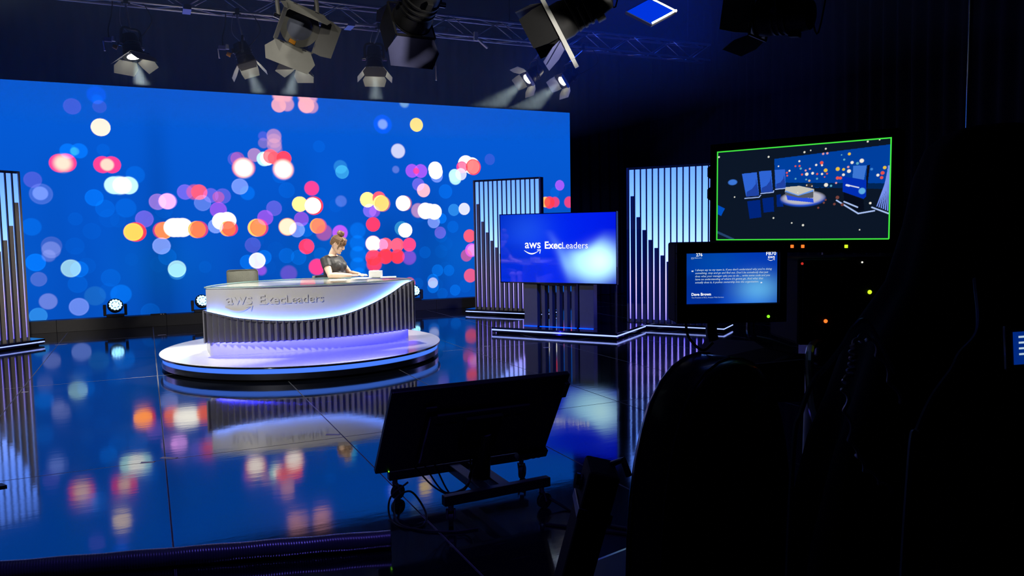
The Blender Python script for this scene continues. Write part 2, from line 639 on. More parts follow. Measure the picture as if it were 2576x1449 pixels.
MB().bb(XL, XR, YF, YB, ZC, ZC + 0.15).build('ceiling', M['ceiling'], kind='structure')
MB().bb(XL - 0.15, XL, YF, YB, 0, ZC).build('wall_left', M['dark_wall'], kind='structure')
MB().bb(XR, XR + 0.15, YF, YB, 0, ZC).build('wall_right', M['dark_wall'], kind='structure')
MB().bb(XL, XR, YB, YB + 0.15, 0, ZC).build('wall_back', M['dark_wall'], kind='structure')
MB().bb(XL, XR, YF - 0.15, YF, 0, ZC).build('wall_front', M['dark_wall'], kind='structure')


def curtain(name, label, p0, p1, z0, z1, amp=0.06, wave=0.28, group=None):
    """A pleated studio drape between two floor points."""
    p0, p1 = V((*p0, 0)), V((*p1, 0))
    L = (p1 - p0).length
    d = (p1 - p0) / L
    n = V((-d.y, d.x, 0))
    N = int(L / wave * 10)
    lo, hi = [], []
    rows = 8
    mb = MB()
    for front in (0, 1):
        rings = []
        for k in range(rows + 1):
            z = z0 + (z1 - z0) * k / rows
            ring = []
            for i in range(N + 1):
                s = L * i / N
                a = amp * (0.75 + 0.25 * math.sin(s * 1.7)) * math.sin(2 * math.pi * s / wave + 0.5 * math.sin(z * 1.3 + s))
                p = p0 + d * s + n * (a + (0.012 if front else 0))
                ring.append((p.x, p.y, z))
            rings.append(ring)
        mb.loft(rings, caps=False, closed=False)
    mid = (p0 + p1) / 2
    o = mb.build(name, M['drape'], origin=(mid.x, mid.y, z0), smooth=True)
    return tag(o, label, 'curtain', group)


curtain('drape_curtain', 'black pleated drape hanging behind the video wall across the back', (-5.0, 16.2), (10.8, 16.2), 0.01, ZC - 0.1)
curtain('drape_curtain', 'black pleated drape hanging along the right side behind the monitors', (11.2, 15.6), (8.3, 1.4), 0.01, ZC - 0.1)

# ================================================================== the LED wall
LX0, LX1, LY, LZ0, LZ1 = -3.15, 8.86, 15.45, 0.10, 4.272
BOKEH = "-0.61,3.54,0.152,CR,1,0.06;-1.27,2.9,0.156,P,1,0.1;-1.17,2.91,0.157,P,0.9,0.1;-1.22,2.9,0.129,CR,0.9,0.9;-0.61,2.89,0.146,P,0.9,0.08;-0.47,2.89,0.147,P,0.9,0.08;-0.54,2.89,0.104,CR,0.8,0.4;-1.13,3.11,0.13,B,0.7,0.15;-0.96,3.12,0.13,B,0.7,0.15;-1.03,3.11,0.068,C,0.7,0.4;-0.59,3.15,0.104,B,0.15,0.2;-1.03,3.88,0.136,V,0.25,0.1;-0.65,4.1,0.151,D,0.8,0.3;-0.64,4.02,0.082,B,0.35,0.4;-0.61,3.9,0.11,V,0.15,0.1;-0.45,2.53,0.154,CW,1,0.15;-0.37,2.53,0.155,CW,1,0.3;-0.22,2.53,0.155,CW,1,0.15;-0.32,2.53,0.141,W,0.8,0.4;-0.1,2.72,0.156,B,0.3,0.15;-0.77,2.31,0.146,B,0.6,0.1;-1.58,2.38,0.115,L,0.7,0.2;-1.57,2.37,0.176,L,0.25,0.1;-1.68,2.61,0.135,V,0.3,0.1;-0.61,2.12,0.154,B,0.25,0.1;-0.28,2.13,0.17,B,0.3,0.15;0.24,2.24,0.144,PL,0.35,0.08;0.4,2.25,0.144,PL,1,0.08;0.42,2.25,0.144,PL,0.4,0.08;0.01,1.93,0.15,V,0.7,0.06;-0.14,1.7,0.171,R,0.9,0.08;-0.18,1.7,0.157,Y,1,0.08;0.32,1.72,0.152,O,1,0.08;0.29,1.72,0.152,R,0.4,0.08;0.49,1.77,0.167,W,1,0.15;0.56,1.77,0.167,W,1,0.15;0.64,1.77,0.168,W,1,0.15;0.27,1.44,0.152,L,1,0.06;0.36,1.24,0.153,B,0.25,0.06;0.51,1.01,0.154,CW,0.6,0.08;0.51,0.96,0.146,C,0.4,0.1;-1.19,1.08,0.153,CW,0.5,0.1;-1.06,1.06,0.139,B,0.5,0.1;-1.47,1.41,0.144,G,0.9,0.15;-1.51,1.31,0.103,G,0.6,0.3;-1.46,1.48,0.158,G,0.3,0.1;-1.71,1.2,0.15,B,0.8,0.1;-1.74,1.81,0.149,B,0.4,0.15;-1.68,0.91,0.123,G,0.5,0.1;-1.56,0.52,0.138,G,1.1,0.15;-1.1,0.4,0.154,L,0.7,0.1;-1.72,0.28,0.137,C,0.5,0.1;-0.43,0.59,0.171,B,0.6,0.15;-0.84,0.58,0.169,T,0.15,0.15;-0.58,0.89,0.156,B,0.2,0.1;-1.1,0.8,0.153,B,0.2,0.1;0.03,0.24,0.16,B,0.2,0.08;2.44,4.09,0.136,PW,0.8,0.12;2.59,4.12,0.136,PW,0.55,0.25;2.96,4.12,0.153,PW,0.95,0.2;3.06,4.1,0.13,PW,0.45,0.25;2.44,4.27,0.105,PW,0.9,0.6;2.59,4.27,0.106,PW,0.8,0.6;2.92,4.28,0.107,PW,0.9,0.6;3.08,4.27,0.092,PW,0.6,0.6;2.33,3.5,0.136,PW,0.33,0.15;2.33,3.41,0.136,PW,0.25,0.2;2.33,3.32,0.136,PW,0.3,0.2;2.36,3.25,0.114,PW,0.15,0.3;2.13,3.36,0.098,PW,0.15,0.2;2.13,3.49,0.09,V,0.3,0.3;1.65,3.05,0.126,PR,0.25,0.1;1.6,3.04,0.126,V,0.3,0.1;1.96,3.13,0.127,PW,0.35,0.08;2.13,3.06,0.136,CW,0.9,0.12;2.19,3.07,0.128,W,0.8,0.2;2.25,3.11,0.136,PR,1.2,0.1;2.32,3.08,0.121,PR,0.8,0.1;2.5,3.08,0.137,R,1.1,0.08;1.73,2.88,0.186,PR,0.7,0.15;1.78,2.89,0.179,PR,0.6,0.2;1.75,2.88,0.157,W,0.8,0.8;2.48,2.87,0.191,PR,0.8,0.2;2.48,2.87,0.16,W,0.8,0.8;1.67,2.53,0.149,L,0.9,0.08;1.8,2.41,0.135,B,0.5,0.2;2.41,2.74,0.137,B,0.2,0.06;0.71,2.42,0.138,V,0.8,0.08;0.95,2.42,0.139,PR,0.8,0.1;0.87,2.42,0.139,PR,0.4,0.2;1.15,2.36,0.133,V,0.6,0.1;1,2.22,0.147,L,0.5,0.06;1.36,2.35,0.141,V,0.45,0.06;1.28,2.33,0.104,PR,0.3,0.1;1.27,2.09,0.148,M,0.6,0.08;3.01,2.51,0.14,P,0.95,0.15;2.77,2.2,0.147,YP,1,0.06;3.04,2.17,0.179,R,0.9,0.08;3.02,2.17,0.156,W,1,0.1;2.28,2.12,0.145,V,0.5,0.06;3.62,2.84,0.134,T,0.8,0.08;3.59,2.94,0.134,T,0.4,0.2;3.18,3.33,0.116,B,0.15,0.1;2.53,2.47,0.153,B,0.2,0.08;3.58,2.26,0.111,L,0.35,0.3;0.88,1.73,0.154,O,1,0.08;0.92,1.73,0.155,R,0.5,0.08;1.31,1.88,0.156,W,1,0.08;1.42,1.89,0.157,W,1,0.08;1.42,1.74,0.142,O,1,0.08;1.46,1.74,0.142,R,0.6,0.08;1.21,1.79,0.134,L,1,0.06;1.95,1.75,0.167,Y,1,0.08;1.99,1.75,0.167,R,0.5,0.08;2.11,1.94,0.145,M,0.6,0.08;1.97,1.89,0.076,D,0.1,0.1;2.52,1.76,0.162,W,0.9,0.12;2.52,1.76,0.17,Y,0.3,0.1;2.7,1.7,0.147,L,0.9,0.06;2.88,1.7,0.14,B,0.4,0.06;2.79,1.91,0.14,M,0.5,0.06;3.1,1.77,0.149,O,0.9,0.08;3.13,1.77,0.149,PR,0.5,0.08;2.87,1.37,0.148,R,0.9,0.06;2.87,1.37,0.148,P,0.3,0.06;2.48,1.2,0.147,B,0.3,0.05;2.71,1.16,0.148,B,0.3,0.05;1.93,1.12,0.152,w,0.9,0.06;2.06,1.18,0.138,B,0.6,0.06;1.75,1.1,0.137,B,0.6,0.06;1.86,1.42,0.144,V,0.3,0.06;3.14,1.21,0.134,B,0.2,0.06;3.06,0.96,0.158,P,0.9,0.2;3.54,1.63,0.151,M,1.2,0.15;3.22,1.64,0.157,PR,0.3,0.25;2,0.93,0.092,M,0.6,0.5;2.51,0.85,0.155,M,0.25,0.3;4.48,3.82,0.192,D,1,0.15;4.48,3.82,0.096,L,1.2,0.5;5.2,3.84,0.139,YP,0.7,0.06;4.79,3.29,0.146,w,0.65,0.2;5.08,2.89,0.139,M,0.8,0.08;5.27,2.89,0.14,M,0.8,0.08;5.17,2.89,0.066,R,0.6,0.3;5.59,2.94,0.149,W,1,0.08;5.6,2.88,0.15,W,1,0.08;5.62,2.79,0.133,L,0.8,0.08;6.29,3.06,0.177,W,1,0.08;6.43,3.02,0.178,W,1,0.08;6.2,2.99,0.126,P,1,0.1;6.46,3,0.17,R,1,0.1;6.03,2.81,0.135,CW,0.9,0.1;6.04,2.75,0.135,CW,0.8,0.15;6.17,2.84,0.127,w,0.7,0.1;5.32,2.49,0.141,PW,1,0.1;5.21,2.61,0.132,V,0.7,0.08;4.12,2.29,0.152,YP,1,0.06;4.36,2.32,0.137,PR,0.9,0.08;4.4,2.22,0.162,YP,1,0.06;4.43,2.21,0.162,O,0.25,0.06;4.87,2.22,0.156,W,1,0.08;4.9,2.22,0.156,O,0.2,0.08;5.35,2.06,0.166,W,1,0.15;5.44,2.06,0.15,W,1,0.15;5.55,2.04,0.159,W,1,0.1;5.19,2.07,0.149,PW,0.4,0.2;5.99,2.08,0.127,C,0.5,0.06;6.23,2.1,0.128,w,0.8,0.08;5.81,2.47,0.151,B,0.4,0.08;4.73,2.91,0.073,G,0.8,0.4;6.85,3.17,0.12,V,0.15,0.06;4.95,4.28,0.097,CW,0.3,0.6;4.16,2.07,0.137,V,1,0.08;4.26,2.05,0.113,M,0.5,0.2;4.22,1.79,0.145,R,0.8,0.06;4.22,1.79,0.145,P,0.3,0.06;4.82,1.7,0.148,T,0.6,0.06;4.9,1.66,0.148,W,1,0.06;4.21,1.4,0.154,W,1,0.12;4.21,1.4,0.162,PR,0.3,0.1;4.47,1.37,0.139,PR,1,0.06;4.4,1.37,0.122,PL,0.7,0.1;4.72,1.36,0.14,PR,1,0.06;4.98,1.36,0.141,P,0.9,0.06;4.98,1.36,0.141,PR,0.3,0.06;4.21,1.11,0.163,R,1,0.12;4.22,0.98,0.155,R,0.7,0.25;4.46,1.13,0.155,R,0.8,0.12;4.72,1.12,0.148,R,0.8,0.12;4.97,1.09,0.149,M,0.4,0.2;5.53,1.83,0.134,L,0.9,0.06;5.71,1.9,0.109,B,0.7,0.08;5.67,1.6,0.126,V,0.6,0.08;5.96,1.72,0.127,B,0.25,0.06;6.34,1.52,0.137,PR,0.9,0.1;6.38,1.21,0.146,M,1.4,0.08;6.4,1.21,0.12,PW,0.5,0.2;6.26,1.1,0.129,PR,0.4,0.1;6.34,0.66,0.147,PR,0.7,0.1;5.32,1.19,0.125,B,0.2,0.06;5.59,0.8,0.127,B,0.5,0.06;5.85,0.79,0.119,B,0.35,0.06;5.48,0.6,0.127,B,0.6,0.06;5.48,0.54,0.11,w,0.45,0.1;5.48,0.45,0.127,B,0.6,0.06;5.98,0.36,0.12,B,0.45,0.06;5.69,0.3,0.119,B,0.2,0.06;3.9,1.67,0.16,B,0.45,0.3;3.89,1.41,0.161,B,0.5,0.3;3.89,1.19,0.161,B,0.5,0.3;3.88,0.96,0.161,B,0.5,0.3;3.9,0.77,0.145,B,0.4,0.3;5.15,0.54,0.117,B,0.15,0.05;4.96,0.55,0.125,PR,0.7,0.15;8.58,2.63,0.117,M,0.8,0.06;8.45,2.47,0.117,B,0.2,0.06;8.21,2.25,0.116,Y,0.9,0.15;8.31,2.24,0.134,R,0.8,0.15;8.45,2.25,0.117,R,0.6,0.15;8.82,2.25,0.127,R,0.6,0.15;7.48,1.79,0.141,W,1,0.1;7.87,1.43,0.143,R,1,0.1;8.37,1.06,0.145,W,1,0.1;8.06,0.85,0.135,R,1,0.1;8.73,0.92,0.137,PR,1,0.1;7.57,1.09,0.142,O,1,0.1;7,2.15,0.139,Y,1,0.1;7.27,1.09,0.132,C,0.6,0.1;8.48,1.51,0.136,R,1,0.1;7.91,0.63,0.126,PR,0.8,0.1;8.26,0.52,0.118,C,0.5,0.1;-2.5,2.28,0.145,O,1,0.1;-2.41,1.89,0.146,W,1,0.1;-2.39,1.36,0.133,B,0.6,0.1;-2.58,2.81,0.143,P,1,0.1"
KC = dict(W=(2.3, 2.2, 1.9), w=(1.1, 1.1, 1.3), CR=(1.35, 1.05, .80), Y=(2.6, .8, .13), O=(2.4, .55, .1), R=(1.5, .06, .09), P=(1.3, .06, .32), M=(.5, .02, .5),
          V=(.22, .08, .42), B=(.0, .13, .55), C=(.05, .35, .55), T=(.05, .36, .3), L=(.22, .28, .55), G=(.14, .14, .2), D=(0, .02, .35), PW=(1.3, .6, .7),
          YP=(1.9, 1.35, .35), CW=(.7, 1.3, 1.3), PL=(.9, .35, .75), PR=(1.3, .14, .2))


def led_picture(nx, ny):
    """Out-of-focus city lights over a blue night sky."""
    X, Z = np.meshgrid(np.linspace(LX0, LX1, nx), np.linspace(LZ0, LZ1, ny))
    t = (Z - LZ0) / (LZ1 - LZ0)
    base = np.stack([0.0015 + 0 * X, 0.080 + 0.026 * t, 0.52 + 0.17 * t], -1)
    rs = np.random.RandomState(3)
    tower = np.zeros_like(X)
    for k in range(34):       # soft dark towers and pale haze between them
        cx, w, top = rs.uniform(LX0, LX1), rs.uniform(0.12, 0.45), rs.uniform(0.9, 2.9)
        s = 1 / (1 + np.exp((np.abs(X - cx) - w) / 0.05)) / (1 + np.exp((Z - top) / 0.12))
        tower += s * rs.uniform(-0.11, 0.06)
    for cx, w, top, a in ((0.25, 0.16, 3.75, -0.16), (-1.2, 0.35, 3.0, -0.05), (2.75, 0.25, 3.2, -0.07), (3.35, 0.22, 2.9, 0.05), (4.6, 0.5, 3.5, -0.05), (5.4, 0.3, 2.6, -0.1)):
        tower += a / (1 + np.exp((np.abs(X - cx) - w) / 0.06)) / (1 + np.exp((Z - top) / 0.15))
    base *= (1 + np.clip(tower, -0.3, 0.2))[..., None]
    lo = np.exp(-((Z - 1.1) / 0.6) ** 2)[..., None] * np.array([0.0, 0.02, 0.02])
    img = base + lo * (0.5 + 0.5 * np.sin(X * 2.1 + 1))[..., None]
    items = [e.split(',') for e in BOKEH.split(';')]
    items = [(float(a), float(z), float(r), np.array(KC[k]), float(i), float(s)) for a, z, r, k, i, s in items]
    for k in range(60):       # faint discs filling the lower part
        items.append((rs.uniform(LX0, LX1), rs.uniform(0.2, 2.3), rs.uniform(0.11, 0.17), np.array(KC['B']), rs.uniform(0.03, 0.12), 0.08))
    dx, dz = (LX1 - LX0) / (nx - 1), (LZ1 - LZ0) / (ny - 1)
    for a, z, r, c, inten, s in items:
        R = r * (1 + s) + 0.02
        i0, i1 = max(0, int((a - R - LX0) / dx)), min(nx, int((a + R - LX0) / dx) + 2)
        j0, j1 = max(0, int((z - R - LZ0) / dz)), min(ny, int((z + R - LZ0) / dz) + 2)
        if i0 >= i1 or j0 >= j1:
            continue
        d = np.hypot(X[j0:j1, i0:i1] - a, Z[j0:j1, i0:i1] - z) / r
        e = max(s, 0.05)
        msk = np.clip((1 + e * 0.5 - d) / e, 0, 1)
        msk = msk * msk * (3 - 2 * msk)
        rim = np.exp(-((d - 0.95) / 0.05) ** 2) * 0.25 if s < 0.12 else 0
        msk = msk * (0.9 + rim)
        cover = np.clip(msk * min(1.0, float(c.max()) * inten * 0.85) if c.max() > 0.9 else msk * 0.0, 0, 1)
        img[j0:j1, i0:i1] = img[j0:j1, i0:i1] * (1 - cover[..., None]) + msk[..., None] * c * inten
    return img


led = thing('video_wall', 'huge video wall showing blurred city lights on deep blue', 'video wall', ((LX0 + LX1) / 2, LY, 0))
M['led'] = emit_attr('video_wall_picture', 1.0)
LED_RGB = led_picture(1101, 383)
picture_grid('screen', lambda u, v: (LX0 + (LX1 - LX0) * u, LY + 0 * u, LZ0 + (LZ1 - LZ0) * v), LED_RGB, M['led'], led)
MB().bb(LX0, LX1, LY + 0.004, LY + 0.10, LZ0, LZ1 - 0.002).build('cabinet', M['matte_black'], led)
for k in range(7):
    x = LX0 + 0.6 + k * 1.8
    MB().tube([(x, LY + 0.12, 0.0), (x, LY + 0.12, 4.1)], 0.025).build('support_post', M['frame_dark'], led)
for k in range(7):
    MB().bb(LX0 + k * 1.72, LX0 + (k + 1) * 1.72 - 0.004, 15.16, 15.40, 0.0, 0.205).build('plinth_board', M['plinth'], led, bevel=0.003)


# moving heads standing on the plinth of the video wall
def moving_head(x, label, tilt):
    y, z = 15.27, 0.205
    t = thing('moving_head_light', label, 'stage light', (x, y, z), 'moving heads along the video wall')
    MB().bb(x - 0.14, x + 0.14, y - 0.09, y + 0.09, z, z + 0.05).build('base', M['lamp_black'], t, bevel=0.01)
    for s in (-1, 1):
        MB().box((x + s * 0.165, y, z + 0.11), (0.045, 0.10, 0.17)).cyl((x + s * 0.19, y, z + 0.175), (x + s * 0.14, y, z + 0.175), 0.05, n=14).build('yoke_arm', M['lamp_black'], t, bevel=0.006)
    f = V((0.15, -math.cos(tilt), math.sin(tilt))).normalized()
    a = f.orthogonal().normalized()
    b = f.cross(a)
    c = V((x, y, z + 0.185))
    MB().lathe([(0.05, -0.10), (0.10, -0.06), (0.125, 0.0), (0.128, 0.055), (0.118, 0.062)], c, a, b, f, 28).build('head', M['lamp_black'], t, smooth=True)
    mb = MB().lathe([(0.112, 0.0625), (0.112, 0.0655)], c, a, b, f, 28)
    lens = mb.build('lens_plate', M['gloss_black'], t)
    for rr, n in ((0.0, 1), (0.042, 6), (0.085, 12)):
        for k in range(n):
            q = c + f * 0.066 + (a * math.cos(2 * math.pi * k / n) + b * math.sin(2 * math.pi * k / n)) * rr
            MB().lathe([(0.0235, 0), (0.020, 0.006), (0.008, 0.009)], q, a, b, f, 6).build('led_cell', E_['beam_led'], t)
    return t


moving_head(-0.53, 'blue moving head lamp glowing in the open between left column and desk', 0.55)
moving_head(0.90, 'blue moving head lamp half hidden by the left end of the desk', 0.55)
moving_head(4.99, 'blue moving head lamp peeking out at the right end of the desk', 0.45)

tb = thing('cable_block', 'small black cable block on the plinth left of the desk', 'cable block', (0.16, 15.20, 0.205))
MB().bb(0.03, 0.29, 15.17, 15.23, 0.205, 0.228).build('block', M['black'], tb, bevel=0.004)
MB().bb(0.19, 0.215, 15.165, 15.172, 0.209, 0.224).build('plug', M['tape'], tb)
MB().bb(0.235, 0.25, 15.165, 15.172, 0.209, 0.224).build('plug', M['tape'], tb)

# ================================================================== slatted light columns
TOPS = [2.14, 1.80, 1.59, 1.43, 1.30, 1.18, 1.08, 0.99, 0.91, 0.84, 0.78, 0.73, 0.69, 0.66]
RAMP = [(0.0, (0.06, 0.045, 1.0)), (0.12, (0.24, 0.19, 1.0)), (0.30, (0.36, 0.29, 1.0)), (0.5, (0.19, 0.33, 1.0)), (0.72, (0.105, 0.24, 0.9)), (1.0, (0.06, 0.15, 0.6))]
E_['strip'] = emit_ramp('column_light_strip', RAMP, 0.02, 2.52, 3.0)


def light_column(label, p0, u, mirror, slat_mat, plat0, plat1, platd):
    """p0: foot of the left front corner, u: direction along the front; nrm points out of the front."""
    u = V((*u, 0)).normalized()
    nrm = V((u.y, -u.x, 0))
    p0 = V((*p0, 0))
    t = thing('light_column', label, 'light column', tuple(p0), 'slatted light columns')
    Z0, Z1, BAY, NB, DEP = 0.10, 2.60, 0.1, 14, 0.13
    Wd = NB * BAY + 0.05

    def bx(s0, s1, d0, d1, z0, z1):
        c = p0 + u * (s0 + s1) / 2 + nrm * (d0 + d1) / 2 + V((0, 0, (z0 + z1) / 2))
        return MB().box(c, (s1 - s0, abs(d1 - d0), z1 - z0), u, nrm)
    bx(0, Wd, -DEP, -0.03, Z0, Z1 - 0.01).build('body', M['frame_dark'], t)
    bx(0, 0.025, -0.03, 0.012, Z0, Z1).build('side_frame', slat_mat, t)
    bx(Wd - 0.025, Wd, -0.03, 0.012, Z0, Z1).build('side_frame', slat_mat, t)
    bx(0, Wd, -DEP, 0.012, Z1 - 0.012, Z1).build('top_frame', M['frame_dark'], t)
    for i in range(NB):
        s0 = 0.025 + i * BAY
        bx(s0 + 0.018, s0 + BAY, -0.03, -0.012, Z0 + 0.04, Z1 - 0.035).build('light_strip', E_['strip'], t)
        bx(s0, s0 + 0.018, -0.03, 0.012, Z0, Z1 - 0.012).build('divider', M['frame_dark'], t)
        top = TOPS[NB - 1 - i] if mirror else TOPS[i]
        if mirror:
            a, b = s0 + 0.018, s0 + 0.075
        else:
            a, b = s0 + 0.043, s0 + BAY
        bx(a, b, -0.012, 0.016, Z0, top).build('slat', slat_mat, t, bevel=0.002)
        bx((s0 + 0.02 if not mirror else s0 + 0.077), (s0 + 0.041 if not mirror else s0 + 0.098), -0.02, 0.004, Z0, Z0 + 0.04).build('strip_clip', M['steel'], t)
    # platform with a lit edge
    q0, q1, d1 = plat0, plat1, platd
    bx(q0, q1, -0.45, d1, 0.068, Z0).build('platform', M['gloss_black'], t, bevel=0.002)
    bx(q0 + 0.01, q1 - 0.01, -0.44, d1 - 0.008, 0.02, 0.046).build('platform_lower', M['gloss_black'], t)
    bx(q0 + 0.06, q1 - 0.06, -0.40, d1 - 0.06, 0.0, 0.02).build('platform_foot', M['matte_black'], t)
    bx(q0 + 0.004, q1 - 0.004, d1 - 0.022, d1 - 0.002, 0.050, 0.063).build('edge_light', E_['edge'], t)
    bx(q1 - 0.022, q1 - 0.002, -0.44, d1 - 0.022, 0.050, 0.063).build('edge_light', E_['edge'], t)
    bx(q0 + 0.002, q0 + 0.022, -0.44, d1 - 0.022, 0.050, 0.063).build('edge_light', E_['edge'], t)
    return t


light_column('slatted light column with painted front light at the far left, cut by the frame edge', (-2.73, 12.52), (0.76, 0.65), True, M['slat'], -0.20, 1.60, 0.13)
light_column('slatted blue light column standing behind the wide television', (5.80, 13.89), (0.584, -0.812), False, M['slat'], -0.16, 1.61, 0.13)
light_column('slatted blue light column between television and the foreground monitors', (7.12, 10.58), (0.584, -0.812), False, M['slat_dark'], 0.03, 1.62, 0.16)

# ================================================================== television on its stand
tu = V((0.584, -0.812, 0)).normalized()
tn = V((tu.y, -tu.x, 0))


def tv_picture(nx, ny):
    u, v = np.meshgrid(np.linspace(0, 1, nx), np.linspace(1, 0, ny))      # v down
    x, y = u * 1.78, v
    img = np.stack([0.0 * u, 0.010 + 0.02 * (1 - u), 0.62 + 0.28 * np.sin(u * 2.2 + v)], -1)
    blob = np.exp(-(((x - 1.45) / 0.36) ** 2 + ((y - 0.68) / 0.30) ** 2) ** 1.9)
    soft = np.exp(-(((x - 0.45) / 0.35) ** 2 + ((y - 0.25) / 0.3) ** 2))
    cut = 1 / (1 + np.exp(-(np.hypot(x - 1.22, (y - 0.12) * 0.95) - 0.40) / 0.025))   # the dark scoop at the top
    xl = 0.76 + 0.62 * (y - 0.25) - 0.25 * (y - 0.25) ** 2
    fill = 1 / (1 + np.exp(-(x - xl) / 0.035)) * cut * np.clip((y - 0.22) / 0.45, 0, 1) * np.clip((1.06 - y) / 0.3, 0, 1)
    img += np.clip(blob * cut ** 0.6, 0, 1)[..., None] * np.array([0.50, 1.0, 0.6])
    img += (np.exp(-(((x - 1.55) / 0.2) ** 2 + ((y - 0.68) / 0.18) ** 2)))[..., None] * np.array([0.3, 0.3, 0.3])
    img += (fill * (0.16 + 0.30 * np.exp(-((x - xl) / 0.09) ** 2)))[..., None] * np.array([0.45, 0.95, 0.5])
    img += (0.09 * soft)[..., None] * np.array([0.1, 0.55, 0.6])
    dark = 1 / (1 + np.exp((np.hypot(x - 0.25, (y - 0.85)) - 0.42) / 0.02))
    img *= (1 - 0.12 * dark)[..., None]
    return np.clip(img, 0, 1.6)


tvp = V((5.2, 11.1, 0)) - tu * 0.137
TVW, TVZ0, TVZ1 = 1.987, 0.785, 1.875


def tv(s, z, d=0.0):
    return tvp + tu * s + tn * d + V((0, 0, z))


t = thing('television', 'wide flat television showing a blue picture with white lettering', 'television', tuple(tv(TVW / 2, 0.70, -0.03)))
M['tv'] = emit_attr('television_picture', 1.0, 1)
MB().box(tv(TVW / 2, (TVZ0 + TVZ1) / 2, -0.032), (TVW, 0.05, TVZ1 - TVZ0), tu, tn).build('housing', M['black'], t, bevel=0.004)
for s in ((0, 0.012, TVZ0, TVZ1), (TVW - 0.012, TVW, TVZ0, TVZ1)):
    MB().box(tv((s[0] + s[1]) / 2, (TVZ0 + TVZ1) / 2, -0.003), (0.012, 0.012, TVZ1 - TVZ0), tu, tn).build('bezel', M['gloss_black'], t)
MB().box(tv(TVW / 2, TVZ1 - 0.006, -0.003), (TVW - 0.024, 0.012, 0.012), tu, tn).build('bezel', M['gloss_black'], t)
MB().box(tv(TVW / 2, TVZ0 + 0.008, -0.003), (TVW - 0.024, 0.012, 0.016), tu, tn).build('bezel', M['gloss_black'], t)
a_, b_ = tv(0.012, 0, -0.006), tv(TVW - 0.012, 0, -0.006)
picture_grid('screen', lambda u, v: (a_.x + (b_.x - a_.x) * u, a_.y + (b_.y - a_.y) * u, TVZ0 + 0.016 + (TVZ1 - TVZ0 - 0.028) * v), tv_picture(320, 180), M['tv'], t)
mb = MB()
for sh in LOGO:
    flat_text(mb, sh, lambda x, y, o: tv(0.452 + x * 1.07, 1.335 + y * 1.07, -0.0035))
mb.build('lettering', E_['screen_text'], t)
MB().box(tv(TVW / 2, TVZ0 - 0.006, -0.01), (0.07, 0.02, 0.012), tu, tn).build('sensor_bump', M['gloss_black'], t)
MB().box(tv(TVW / 2, 0.95, -0.067), (0.6, 0.020, 0.4), tu, tn).build('rear_mount', M['black'], t, bevel=0.005)

sp = V((5.3, 11.1, 0))


def tvs(s, z, d=0.0):
    return sp + tu * s + tn * d + V((0, 0, z))


t = thing('television_stand', 'dark slatted television stand on a black platform with a glowing edge', 'tv stand', tuple(tvs(0.8, 0)))


def sbx(s0, s1, d0, d1, z0, z1):
    return MB().box(tvs((s0 + s1) / 2, (z0 + z1) / 2, (d0 + d1) / 2), (s1 - s0, abs(d1 - d0), z1 - z0), tu, tn)


sbx(0.19, 0.42, -0.14, 0.0, 0.10, 1.3).build('post', M['slat_dark'], t, bevel=0.003)
sbx(1.145, 1.38, -0.14, 0.0, 0.10, 1.3).build('post', M['slat_dark'], t, bevel=0.003)
for k in range(5):
    s = 0.495 + k * 0.128
    sbx(s, s + 0.055, -0.14, -0.01, 0.10, 1.2).build('slat', M['slat_dark'], t, bevel=0.002)
sbx(0.19, 1.38, -0.13, -0.06, 1.2, 1.28).build('cross_rail', M['black'], t)
sbx(1.60, 1.625, -0.35, -0.325, 0.10, 1.5).build('rear_pole', M['frame_dark'], t)
sbx(1.35, 1.625, -0.35, -0.325, 1.2, 1.24).build('rear_arm', M['frame_dark'], t)
pf = V((4.89, 11.08, 0))
PD = -1.28


def pbx(s0, s1, d0, d1, z0, z1):
    c = pf + tu * (s0 + s1) / 2 + tn * (d0 + d1) / 2 + V((0, 0, (z0 + z1) / 2))
    return MB().box(c, (s1 - s0, abs(d1 - d0), z1 - z0), tu, tn)


pbx(0, 2.11, PD, 0, 0.068, 0.10).build('platform', M['gloss_black'], t, bevel=0.002)
pbx(0.01, 2.10, PD + 0.01, -0.008, 0.02, 0.046).build('platform_lower', M['gloss_black'], t)
pbx(0.06, 2.05, PD + 0.05, -0.06, 0.0, 0.02).build('platform_foot', M['matte_black'], t)
pbx(0.004, 2.106, -0.022, -0.002, 0.046, 0.066).build('edge_light', E_['edge'], t)
pbx(2.086, 2.106, PD, -0.022, 0.046, 0.066).build('edge_light', E_['edge'], t)
pbx(0.004, 0.024, PD, -0.022, 0.046, 0.066).build('edge_light', E_['edge'], t)
for (s0, s1) in ((0.19, 0.42), (0.47, 1.10), (1.145, 1.38)):
    sbx(s0, s1, 0.012, 0.024, 0.10, 0.106).build('foot_light', E_['foot_blue'], t)

# ================================================================== round riser
RX, RY, RR = 1.84, 10.2, 1.75
t = thing('round_riser', 'round white stage riser with a glowing blue band around its edge', 'riser', (RX, RY, 0))
MB().lathe([(1.66, 0.0), (1.66, 0.03)], (RX, RY, 0), n=96).build('base', M['matte_black'], t)
MB().lathe([(1.66, 0.03), (1.725, 0.03), (1.725, 0.095), (1.60, 0.095)], (RX, RY, 0), n=128).build('lower_band', M['band_metal'], t, smooth=True)
MB().lathe([(1.60, 0.095), (1.715, 0.097), (1.718, 0.15), (1.60, 0.152)], (RX, RY, 0), n=128).build('light_band', E_['riser_band'], t, smooth=True)
MB().lathe([(1.60, 0.152), (1.748, 0.153), (1.75, 0.156), (1.75, 0.174)], (RX, RY, 0), n=128).build('rim', M['gloss_black'], t, smooth=True)
MB().lathe([(1.75, 0.172), (1.75, 0.178), (1.746, 0.18)], (RX, RY, 0), n=128).build('top', M['white_gloss'], t)

# ================================================================== news desk
DX = 1.875                      # middle of the desk


